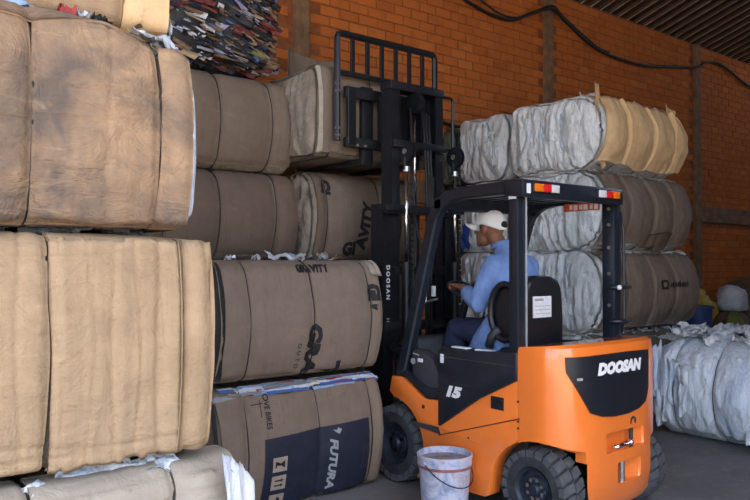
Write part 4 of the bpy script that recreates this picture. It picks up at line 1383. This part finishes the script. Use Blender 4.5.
MB().prism([(4.26, 4.36), (4.46, 4.36), (4.46, 4.46), (4.24, 4.46)], 2.0, 2.035, 'z', .006).build('tie_plate', M['mastblk'], FK, 'auto')
MB().box(3.66, 4.42, 4.435, 4.50, 1.05, 1.13, .008).build('outer_crossbar', M['mastblk'], FK, 'auto')
MB().box(3.66, 4.42, 4.435, 4.50, .30, .42, .008).build('outer_crossbar', M['mastblk'], FK, 'auto')
MB().box(3.75, 4.32, 4.43, 4.475, 2.515, 2.575, .006).build('inner_crossbar', M['mastblk'], FK, 'auto')
MB().box(3.745, 4.325, 4.462, 4.61, 2.985, 3.052, .006).build('inner_crossbar', M['mastblk'], FK, 'auto')
MB().box(3.76, 4.32, 4.45, 4.475, 1.50, 1.56, .004).build('inner_crossbar', M['mastblk'], FK, 'auto')
for x in (3.845, 4.385):
    cy = MB().cyl((x, 4.40, .35), (x, 4.40, 1.55), .036, 14).cyl((x, 4.40, 1.55), (x, 4.40, 1.60), .042, 14).build('tilt_lift_cylinder', M['mastblk'], FK, 'auto')
    MB().cyl((x, 4.40, 1.60), (x, 4.40, 2.33), .015, 12).build('lift_rod', M['chrome'], cy, True)
    MB().cyl((x, 4.40, 2.32), (x, 4.40, 2.36), .03, 12).build('rod_cap', M['steel'], cy, 'auto')
    pl = MB().lathe([(.02, -.022), (.085, -.022), (.085, -.012), (.068, -.008), (.068, .008), (.085, .012), (.085, .022), (.02, .022)], (x + .01, 4.40, 2.48), 'x', 24).build('chain_pulley', M['mastblk'], FK, 'auto')
    MB().cyl((x - .025, 4.40, 2.48), (x - .017, 4.40, 2.48), .022, 12).build('pulley_pin', M['steel'], pl)
    MB().box(x - .03, x + .05, 4.385, 4.415, 2.33, 2.44, .006).build('pulley_bracket', M['mastblk'], FK)
    ch = MB()
    for k in range(26):
        z = 1.20 + k * .048
        ch.box(x + .072, x + .10, 4.425, 4.437, z, z + .038, .003)
    ch.build('lift_chain', M['axle'], FK)
cc = MB().cyl((4.02, 4.50, .35), (4.02, 4.50, 2.02), .042, 14).build('free_lift_cylinder', M['mastblk'], FK, 'auto')
MB().cyl((4.02, 4.50, 2.02), (4.02, 4.50, 2.84), .019, 12).build('lift_rod', M['chrome'], cc, True)
MB().cyl((4.00, 4.50, 2.91), (4.06, 4.50, 2.91), .085, 22).build('chain_pulley', M['mastblk'], FK, 'auto')
for x, d in ((3.95, 0), (4.12, .02), (4.15, .035), (4.09, .01)):
    MB().tube([(x, 4.47, 2.85 - d), (x - .005, 4.44, 2.5), (x + .01, 4.43, 2.0), (x - .01, 4.43, 1.4), (x + .01, 4.44, .8)], .011, 7).build('hydraulic_hose', M['cable'], FK, True)
MB().tube([(3.90, 4.38, 2.0), (3.95, 4.33, 1.7), (3.93, 4.34, 1.3), (3.98, 4.38, .95)], .010, 7).build('hydraulic_hose', M['cable'], FK, True)
MB().box(4.09, 4.17, 4.425, 4.435, 1.55, 2.30, .002).build('hose_guide', M['axle'], FK)
v, f = text_mesh('DOOSAN', .050, bold=.002, spacing=1.45)
mesh_obj('mast_lettering', [(3.695 + p[1], 4.4485, 1.44 - p[0]) for p in v], f, M['label'], ol, False)
for k in range(5):
    MB().box(3.683, 3.707, 4.4465, 4.4485, 1.06 + .022 * k, 1.072 + .022 * k).build('mast_print', M['greyprint'], ol)
# tilt cylinder down by the leg
MB().cyl((3.70, 3.95, .66), (3.70, 4.42, .95), .035, 12).build('tilt_cylinder', M['mastblk'], FK, 'auto')

# --- carriage, load backrest and forks, up at the top
CY = 4.75
cr = MB().box(3.50, 4.50, CY - .02, CY + .03, 2.93, 3.02, .006).build('carriage_bar', M['mastblk'], FK, 'auto')
MB().box(3.50, 4.50, CY - .02, CY + .03, 2.53, 2.61, .006).build('carriage_bar', M['mastblk'], FK, 'auto')
for x in (3.55, 3.90, 4.10, 4.45):
    MB().box(x - .04, x + .04, CY - .03, CY + .0, 2.55, 3.0, .004).build('carriage_plate', M['mastblk'], FK)
for x in (3.86, 4.20):
    MB().box(x - .03, x + .03, 4.58, CY, 2.58, 2.98, .004).build('carriage_roller_arm', M['mastblk'], FK)
for x in (3.70, 4.22):
    MB().prism([(CY + .03, 3.05), (CY + .075, 3.05), (CY + .075, 2.455), (CY + 1.02, 2.445), (CY + 1.02, 2.432), (CY + .03, 2.405)], x, x + .11, 'x', .004).build('fork', M['mastblk'], FK, 'auto')
lb = MB()
X0, X1, Z0, Z1 = 3.455, 4.535, 2.58, 3.455
lb.tube([(X0, CY + .05, Z0), (X0, CY + .05, 3.0), (X0, CY + .05, Z1 - .04), (X0 + .012, CY + .05, Z1 - .012), (X0 + .04, CY + .05, Z1), (X1 - .04, CY + .05, Z1), (X1 - .012, CY + .05, Z1 - .012), (X1, CY + .05, Z1 - .04), (X1, CY + .05, 3.0), (X1, CY + .05, 2.95)], .027, 8)
root = lb.build('load_backrest', M['mastblk'], FK, 'auto')
MB().box(X0, X1, CY + .035, CY + .06, 3.115, 3.155, .004).build('backrest_rail', M['mastblk'], root)
for k in range(1, 7):
    x = X0 + k * (X1 - X0) / 7
    MB().box(x - .021, x + .021, CY + .04, CY + .056, 3.14, 3.45, .003).build('backrest_bar', M['mastblk'], root)
for z in (2.62, 2.68, 2.98, 3.04):
    MB().cyl((X0 - .026, CY + .04, z), (X0 - .018, CY + .04, z), .012, 8).cyl((X0, CY + .02, z), (X0, CY + .03, z), .012, 8).build('backrest_bolt', M['steel'], root)
MB().tube([(4.46, 4.66, 3.05), (4.60, 4.66, 3.05), (4.62, 4.66, 3.03), (4.62, 4.66, 2.60), (4.46, 4.66, 2.57)], .014, 6).build('hose_bracket', M['mastblk'], FK, 'auto')
for x in (3.60, 3.68):
    MB().cyl((x, CY - .035, 2.545), (x, CY - .02, 2.545), .012, 8).build('carriage_bolt', M['steel'], FK)

# ================================================================== DRIVER
PX = thing('person', 'seated driver in white cap, blue shirt and dark trousers, hands on the steering wheel', 'person', (4.0, 3.4, 1.035))

def chain(mb, pts, rad, n=14):
    """rounded limb: tube with a ball at each joint"""
    pts = [Vector(p) for p in pts]
    P, Rr = [], []
    for i in range(len(pts) - 1):
        for k in range(5):
            t = k / 5
            P.append(pts[i].lerp(pts[i + 1], t))
            Rr.append(rad[i] * (1 - t) + rad[i + 1] * t)
    P.append(pts[-1]); Rr.append(rad[-1])
    mb.tube(P, Rr, n)
    for p, r in zip(pts, rad):
        mb.ball(p, r * .995, 12, 8)
    return mb

def loft(mb, rings, n=20):
    """rings: (centre, half width x, half depth, tilt forward in degrees)"""
    v, f = [], []
    for c, a, d, tl in rings:
        R = Matrix.Rotation(math.radians(-tl), 3, 'X')
        for j in range(n):
            t = 2 * math.pi * j / n
            ct, st = math.cos(t), math.sin(t)
            q = Vector((a * math.copysign(abs(ct) ** .85, ct), d * math.copysign(abs(st) ** .85, st), 0))
            v.append(Vector(c) + R @ q)
    k = len(rings)
    for i in range(k - 1):
        for j in range(n):
            f.append((i * n + j, i * n + (j + 1) % n, (i + 1) * n + (j + 1) % n, (i + 1) * n + j))
    f += [tuple(range(n))[::-1], tuple((k - 1) * n + j for j in range(n))]
    mb.add(v, f)
    return mb

def merged(mb, name, m, parent, voxel, smooth=4, disp=0.0, dsc=9, seed=1):
    o = mesh_obj(name, mb.v, mb.f, m, parent, True)
    r = o.modifiers.new('r', 'REMESH')
    r.mode = 'VOXEL'
    r.voxel_size = voxel
    s = o.modifiers.new('s', 'SMOOTH')
    s.iterations = smooth
    s.factor = .5
    apply_mods(o)
    me = o.data
    if disp:
        me.calc_loop_triangles()
        v = np.empty(len(me.vertices) * 3); me.vertices.foreach_get('co', v); v = v.reshape(-1, 3)
        nn = np.array([p.vector[:] for p in me.vertex_normals])
        v = v + nn * (ridged(v * np.array([dsc, dsc, dsc * .6]), seed, 2) * disp)[:, None]
        me.vertices.foreach_set('co', v.ravel())
        me.update()
    if not me.materials:
        me.materials.append(m)
    me.polygons.foreach_set('use_smooth', [True] * len(me.polygons))
    return o

HEAD = Vector((3.985, 3.645, 1.832))
HR = R3(2, 0, 8) * 1.10      # nods a little, turns a little towards the lens side
def hp(x, y, z):
    return HEAD + HR @ Vector((x, y, z))
bd = MB()
# trunk (mostly under the shirt), neck
loft(bd, [((4.0, 3.36, 1.03), .16, .11, 0), ((4.0, 3.36, 1.18), .15, .10, 8), ((4.0, 3.40, 1.36), .165, .105, 14), ((4.0, 3.455, 1.53), .17, .10, 20), ((4.0, 3.50, 1.62), .11, .075, 24)])
chain(bd, [(4.0, 3.50, 1.60), (3.995, 3.545, 1.70), (3.99, 3.60, 1.79)], [.066, .058, .056])
# skull, jaw, face
bd.ball(hp(0, -.012, .03), (.076, .096, .098), 20, 14, HR)
bd.ball(hp(0, .034, -.030), (.058, .056, .078), 18, 12, HR)
bd.ball(hp(0, .052, -.072), (.044, .038, .036), 14, 10, HR)         # jaw
bd.ball(hp(0, .076, -.094), (.022, .018, .018), 12, 8, HR)          # chin
chain(bd, [hp(0, .090, .026), hp(0, .108, -.016)], [.011, .0145])    # nose
bd.ball(hp(.012, .099, -.020), .010); bd.ball(hp(-.012, .099, -.020), .010)
for s in (-1, 1):
    bd.ball(hp(s * .034, .075, .036), (.022, .015, .009), 10, 7, HR)  # brow
    bd.ball(hp(s * .043, .060, -.010), (.018, .020, .015), 10, 7, HR) # cheekbone
    bd.ball(hp(s * .077, -.010, .006), (.009, .019, .031), 10, 8, HR) # ear
    bd.ball(hp(s * .074, -.002, -.020), (.008, .010, .011), 8, 6, HR)
bd.ball(hp(0, .090, -.050), (.022, .009, .006), 10, 6, HR)          # lips
bd.ball(hp(0, .088, -.063), (.020, .009, .007), 10, 6, HR)
# arms
LS, LE, LW = (3.815, 3.455, 1.575), (3.745, 3.53, 1.315), (3.815, 3.745, 1.415)
RS, RE, RW = (4.185, 3.455, 1.575), (4.265, 3.60, 1.335), (4.145, 3.80, 1.415)
chain(bd, [LS, LE, LW], [.056, .043, .029])
chain(bd, [RS, RE, RW], [.056, .043, .029])
# legs
for s, kn, an in ((-1, (3.85, 3.83, 1.11), (3.83, 3.94, .64)), (1, (4.15, 3.83, 1.10), (4.17, 3.95, .64))):
    chain(bd, [(4.0 + s * .09, 3.38, 1.085), kn, an], [.085, .06, .042])
    chain(bd, [an, (an[0], an[1] + .13, .585)], [.042, .032])

def hand(mb, wrist, grip, up, side, curl_to):
    """palm from the wrist towards grip; four fingers bent round the wheel rim, thumb on the near side"""
    w, g = Vector(wrist), Vector(grip)
    d = (g - w).normalized()
    up = Vector(up); up = (up - d * up.dot(d)).normalized()
    sd = d.cross(up) * side          # thumb side
    # palm: a flat block of overlapping balls
    for i in range(4):
        for j in range(4):
            mb.ball(w + d * (.018 + .022 * i) + sd * (-.030 + .020 * j) * (.7 + .1 * i), (.015, .015, .0135), 10, 7)
    for j, ln in enumerate((.068, .080, .085, .074)):
        r0 = w + d * .088 + sd * (-.036 + .0235 * j)
        k1 = r0 + d * ln * .42 + up * .004
        k2 = k1 + d * ln * .20 - up * ln * .34
        k3 = k2 - d * ln * .16 - up * ln * .24
        chain(mb, [r0, k1, k2, k3], [.0098, .0088, .0082, .0072], 10)
    t0 = w + d * .030 + sd * .034
    t1 = t0 + d * .030 + sd * .022 - up * .012
    t2 = t1 + d * .030 - sd * .004 - up * .014
    chain(mb, [t0, t1, t2], [.014, .0115, .0095], 10)
hand(bd, LW, (3.838, 3.845, 1.432), (0, -.25, 1), 1, None)
hand(bd, RW, (4.115, 3.89, 1.44), (0, -.25, 1), -1, None)
body = merged(bd, 'body', M['skin'], PX, .0062, 3)

M['eye'] = plain('eye', (.55, .52, .48), .2, 0, .05, 20, 0)
for s in (-1, 1):
    MB().ball(hp(s * .033, .079, .012), .0105, 12, 8).build('eye', M['eye'], body, True)
hr = MB()
hr.ball(hp(0, -.024, .044), (.0775, .089, .080), 20, 14, HR)
for s in (-1, 1):
    hr.ball(hp(s * .066, .020, .022), (.008, .010, .020), 8, 6, HR)
hr.build('hair', M['hair'], PX, True)
MB().ball(hp(0, .078, -.043), (.030, .016, .006), 10, 6, HR).build('moustache', M['hair'], PX, True)
# cap: crown, peak, button, strap
cp = MB()
n, v, f = 28, [], []
for i in range(13):
    t = math.pi / 2 * i / 12
    for j in range(n):
        a = 2 * math.pi * j / n
        q = math.cos(t) ** .66
        back = max(0, -math.sin(a))
        v.append(hp(.090 * q * math.cos(a), .110 * q * math.sin(a) - .014, .034 + .098 * math.sin(t) - .034 * back * (1 - math.sin(t))))
for i in range(12):
    for j in range(n):
        f.append((i * n + j, i * n + (j + 1) % n, (i + 1) * n + (j + 1) % n, (i + 1) * n + j))
cp.add(v, f)
crown = cp.build('cap', M['cap'], PX, True)
sm = crown.modifiers.new('s', 'SOLIDIFY'); sm.thickness = .004; sm.offset = -1
apply_mods(crown)
NG, NH = 21, 10
P = np.zeros((NG, NH, 3))
for i in range(NG):
    a = -1 + 2 * i / (NG - 1)
    for j in range(NH):
        t = j / (NH - 1)
        an = a * 1.22
        x = .090 * math.sin(an) * (1 - .10 * t)
        y = .110 * math.cos(an) - .014 + t * .092 * max(.0, 1 - abs(a) ** 2.6) ** .5
        z = .040 + .010 * t - .052 * a * a * t ** .7 - .006
        P[i, j] = hp(x, y, z)
sheet('cap_peak', P[:, ::-1], .005, M['cap'], crown)
MB().ball(hp(0, -.014, .132), (.008, .008, .004), 8, 5).build('cap_button', M['cap'], crown, True)
MB().ball(hp(0, -.116, .036), (.036, .012, .024), 14, 10, HR).build('cap_opening', M['hair'], crown, True)
MB().tube([hp(.040 * math.cos(a), -.014 - .112 * abs(math.sin(a)) ** .5, .006) for a in [math.pi + .5 + i * (math.pi - 1.0) / 12 for i in range(13)]], .007, 6).build('cap_strap', M['cap'], crown, True)
# shirt: torso, collar, sleeves to mid forearm, loose tail over the hips
sh = MB()
loft(sh, [((3.955, 3.47, .955), .240, .255, -4), ((3.955, 3.455, 1.06), .235, .235, 0), ((3.965, 3.42, 1.16), .222, .195, 4), ((3.98, 3.395, 1.25), .205, .165, 8), ((4.0, 3.39, 1.37), .198, .145, 14), ((4.0, 3.425, 1.50), .198, .126, 20), ((4.0, 3.465, 1.60), .165, .098, 24), ((4.0, 3.50, 1.675), .088, .080, 28), ((4.0, 3.515, 1.72), .072, .070, 30)])
LF = Vector(LE).lerp(Vector(LW), .66)
RF = Vector(RE).lerp(Vector(RW), .66)
for S_, E_, F_ in ((LS, LE, LF), (RS, RE, RF)):
    chain(sh, [Vector(S_) + Vector((0, 0, -.012)), Vector(E_), F_], [.079, .066, .053], 16)
    chain(sh, [(4.0, 3.46, 1.575), S_], [.09, .074], 16)
shirt = merged(sh, 'shirt', M['shirt'], PX, .010, 5, .0075, 13, 5)
cl = MB()
for k in range(2):
    cl.tube([(4.0 + .074 * math.cos(a), 3.528 + .072 * math.sin(a), 1.728 - .022 * math.sin(a) - .010 * k) for a in [2 * math.pi * i / 24 for i in range(24)]], .013 + .004 * k, 8, True)
cl.build('collar', M['shirt'], shirt, True)
for F_, E_ in ((LF, LE), (RF, RE)):
    d = (F_ - Vector(E_)).normalized()
    MB().cyl(F_ - d * .012, F_ + d * .014, .054, 16, .051).build('cuff', M['shirt'], shirt, 'auto')
tr = MB()
for s, kn, an in ((-1, (3.85, 3.83, 1.11), (3.83, 3.94, .66)), (1, (4.15, 3.83, 1.10), (4.17, 3.95, .66))):
    chain(tr, [(4.0 + s * .085, 3.38, 1.10), kn, an], [.103, .087, .075], 16)
loft(tr, [((4.0, 3.36, 1.04), .185, .145, 0), ((4.0, 3.36, 1.16), .185, .14, 4)])
merged(tr, 'trousers', M['trousers'], PX, .011, 5, .007, 12, 8)
for x, y in ((3.83, 3.94), (4.17, 3.95)):
    sho = MB()
    chain(sho, [(x, y - .03, .585), (x, y + .08, .58), (x, y + .16, .572)], [.046, .045, .036])
    merged(sho, 'shoe', M['shoe'], PX, .010, 3)

# ================================================================== BUCKET
BX, BY = 3.245, 3.35
M['bucketp'] = None
m, nt, b = new_mat('paint-splashed plastic pail')
v = coords(nt)
a = noise_n(nt, v, 5, 6, .7, 1.5)
c = ramp(nt, a, [(.30, (.13, .16, .26)), (.43, (.34, .37, .50)), (.52, (.52, .52, .60)), (.62, (.42, .34, .40)), (.72, (.34, .20, .22))])
nt.links.new(mixc(nt, ramp(nt, noise_n(nt, v, 13, 4, .6), [(.55, (0, 0, 0)), (.7, (.8, .8, .8))]), c, (.52, .50, .50)), b.inputs['Base Color'])
b.inputs['Roughness'].default_value = .5
bump(nt, b, noise_n(nt, v, 20, 4), .25, .005)
M['pail'] = m
M['pail_red'] = plain('dried red paint', (.30, .10, .09), .6, 0, .3, 30, .2)
M['pail_in'] = plain('dried mortar in pail', (.23, .215, .225), .9, 0, .4, 14, .4)
BKS = (1.09, 1.09, 1.07)
BK = thing('bucket', 'paint-splashed whitish plastic bucket standing on the floor beside the forklift', 'bucket', (BX, BY, 0))
BK.scale = BKS
MB().lathe([(.001, .004), (.120, .004), (.128, .012), (.150, .315), (.157, .318), (.158, .335), (.152, .337), (.153, .352), (.160, .354), (.161, .372), (.155, .376), (.149, .372), (.147, .335), (.126, .03), (.001, .03)], (BX, BY, 0), 'z', 40).build('pail_body', M['pail'], BK, 'auto')
MB().lathe([(.1525, .300), (.1575, .302), (.1585, .316), (.153, .318)], (BX, BY, 0), 'z', 40, True).build('red_band', M['pail_red'], BK, 'auto')
MB().lathe([(.001, .338), (.06, .345), (.11, .334), (.1465, .340), (.146, .31), (.001, .30)], (BX, BY, 0), 'z', 28).build('dried_filling', M['pail_in'], BK, 'auto')
hd = [(BX - .155 * math.cos(t) * 1.03, BY - .06 - .095 * math.sin(t), .338 - .155 * math.sin(t)) for t in [math.pi * i / 18 for i in range(19)]]
hd[0] = (BX - .16, BY, .338); hd[-1] = (BX + .16, BY, .338)
for i in range(1, 18):
    t = math.pi * i / 18
    hd[i] = (BX - .163 * math.cos(t), BY - .163 * math.sin(t), .338 - .13 * math.sin(t))
MB().tube(hd, .0035, 6).build('wire_handle', M['axle'], BK, True)
for s in (-1, 1):
    MB().cyl((BX + s * .155, BY, .338), (BX + s * .168, BY, .338), .014, 10).build('handle_lug', M['pail'], BK)

# ================================================================== CABLES ON THE WALL
def smooth_path(pts, k=8):
    out = []
    P = [Vector(p) for p in pts]
    for i in range(len(P) - 1):
        a, b, c, d = P[max(0, i - 1)], P[i], P[i + 1], P[min(len(P) - 1, i + 2)]
        for j in range(k):
            t = j / k
            out.append(.5 * ((2 * b) + (c - a) * t + (2 * a - 5 * b + 4 * c - d) * t * t + (3 * b - a - 3 * c + d) * t ** 3))
    out.append(P[-1])
    return out
cpts = [(5.9, 6.70, 4.98), (6.6, 6.70, 5.06), (7.0, 6.70, 4.99), (7.4, 6.70, 4.93), (7.8, 6.70, 4.95), (8.2, 6.69, 5.12), (8.62, 6.655, 5.27), (9.0, 6.69, 5.16), (9.5, 6.70, 4.98), (9.95, 6.70, 4.88), (10.5, 6.70, 4.86), (11.2, 6.70, 4.88), (12.0, 6.70, 5.0), (12.80, 6.66, 5.12), (13.1, 6.69, 5.25), (13.6, 6.70, 5.34), (14.1, 6.70, 5.26), (14.6, 6.70, 5.14), (15.3, 6.70, 5.06), (16.2, 6.70, 5.1)]
cbl = MB().tube(smooth_path(cpts), .024, 7).build('cable', M['cable'], None, True)
tag(cbl, 'black cable sagging along the brick wall from pilaster to pilaster', 'cable')
cp2 = [(6.0, 6.69, 5.10), (6.5, 6.69, 5.16), (7.0, 6.69, 5.12), (7.5, 6.69, 4.98), (7.9, 6.69, 5.0), (8.3, 6.68, 5.18), (8.62, 6.645, 5.31), (8.9, 6.69, 5.24), (9.3, 6.69, 5.09), (9.8, 6.69, 4.93), (10.1, 6.69, 4.9)]
c2 = MB().tube(smooth_path(cp2), .012, 6).build('cable', M['cable'], None, True)
tag(c2, 'thin black wire looping beside the thick cable, high on the brick wall', 'cable')
hs = MB().tube(smooth_path([(5.9, 6.70, 3.50), (6.3, 6.69, 3.40), (6.7, 6.69, 3.34), (7.1, 6.69, 3.36), (7.6, 6.70, 3.30)]), .022, 7).build('hose', M['cable'], None, True)
tag(hs, 'short black hose against the brick wall, just above the uppermost film bales', 'hose')

# ================================================================== SACKS AND RUBBISH AT THE FAR RIGHT
M['yellow'] = plain('yellow plastic sack', (.62, .42, .03), .4, 0, .25, 7, .4)
M['bluebin'] = plain('blue plastic tub', (.03, .055, .17), .45, 0, .25, 9, .15)
M['whitesack'] = plain('white woven sack', (.55, .55, .56), .7, 0, .15, 9, .5)
M['brownsack'] = plain('brown jute sack', (.13, .09, .06), .9, 0, .3, 9, .6)
M['leaf'] = plain('olive rag', (.16, .17, .04), .8, 0, .3, 9, .4)
def sack(name, label, c, r, m, seed, lump=.10, cat='sack', group=None):
    b = MB().ball((0, 0, 0), 1.0, 22, 14)
    v = np.array([tuple(p) for p in b.v])
    v = np.sign(v) * np.abs(v) ** .72
    d = 1 + lump * fbm(v * 1.6, seed) * 2 + lump * .6 * ridged(v * 3.4, seed + 2)
    v = v * d[:, None] * np.array(r) 
    v[:, 2] = np.maximum(v[:, 2], -r[2] * .8)
    v = v + np.array(c)
    o = mesh_obj(name, v, b.f, m, None, True, org=Vector((c[0], c[1], c[2] - r[2] * .8)))
    o.location = (c[0], c[1], c[2] - r[2] * .8)
    fix_normals(o.data)
    tag(o, label, cat, group)
    return o
def at(px, py, y0):
    tt = (px - 375) / 735
    x = y0 * (.625 + .78 * tt) / (.78 - .625 * tt)
    return x, y0, 1.6 - (py - 262) / 735 * (.625 * x + .78 * y0)
sack('sack', 'brown jute sack leaning low against the brick wall, under the yellow one', (11.35, 6.1, .42), (.36, .30, .52), M['brownsack'], 3, .06)
sack('sack', 'dark brown sack furthest along the row of sacks by the wall', (13.25, 6.1, .58), (.38, .36, .72), M['brownsack'], 4, .06)
sack('sack', 'squat brown sack with the white woven sack lying on it', (11.80, 5.62, .36), (.30, .26, .45), M['brownsack'], 5, .10)
sack('sack', 'crumpled yellow plastic sack on top of the low jute sack', (11.30, 6.0, 1.00), (.20, .18, .16), M['yellow'], 6, .22)
sack('sack', 'small yellow plastic bag tucked behind the white woven sack', (11.95, 6.15, .42), (.22, .2, .52), M['yellow'], 18, .22)
sack('sack', 'white woven sack lying on a squat brown sack by the wall', (11.80, 5.60, 1.00), (.19, .20, .22), M['whitesack'], 7, .16)
sack('rag_bundle', 'olive rag bundle between the tub and the white woven sack', (11.25, 5.3, .34), (.15, .15, .42), M['leaf'], 8, .2, 'rags')
sack('sack', 'big dark sack in front of the row, nearest the frame edge', (13.0, 5.3, .60), (.36, .36, .74), M['brownsack'], 9, .07)
tub = MB().lathe([(.001, .0), (.15, .0), (.165, .03), (.20, .92), (.22, .92), (.22, .96), (.19, .96), (.15, .06), (.001, .05)], (10.42, 5.45, 0), 'z', 28).build('tub', M['bluebin'], None, 'auto')
tag(tub, 'dark blue plastic tub beside the sacks, behind the loose film bale', 'tub')
for q, (x, y, r, mk, lab) in enumerate([(8.35, 4.25, .30, 'film', 'pale wad of crumpled film on the floor just behind the lone film bale'), (8.9, 4.75, .34, 'film2', 'grey wad of crumpled film on the floor in front of the wall stack corner'),
        (9.5, 4.35, .30, 'film_blue', 'bluish wad of crumpled film between the lone film bale and the blue tub'), (10.1, 4.95, .36, 'film2', 'large grey wad of crumpled film right before the blue tub'), (10.9, 4.5, .32, 'film', 'pale wad of crumpled film in front of the olive rags')]):
    sack('film_wad', lab, (x, y, r * .62), (r * 1.2, r, r * .8), M[mk], 20 + q, .2, 'film')
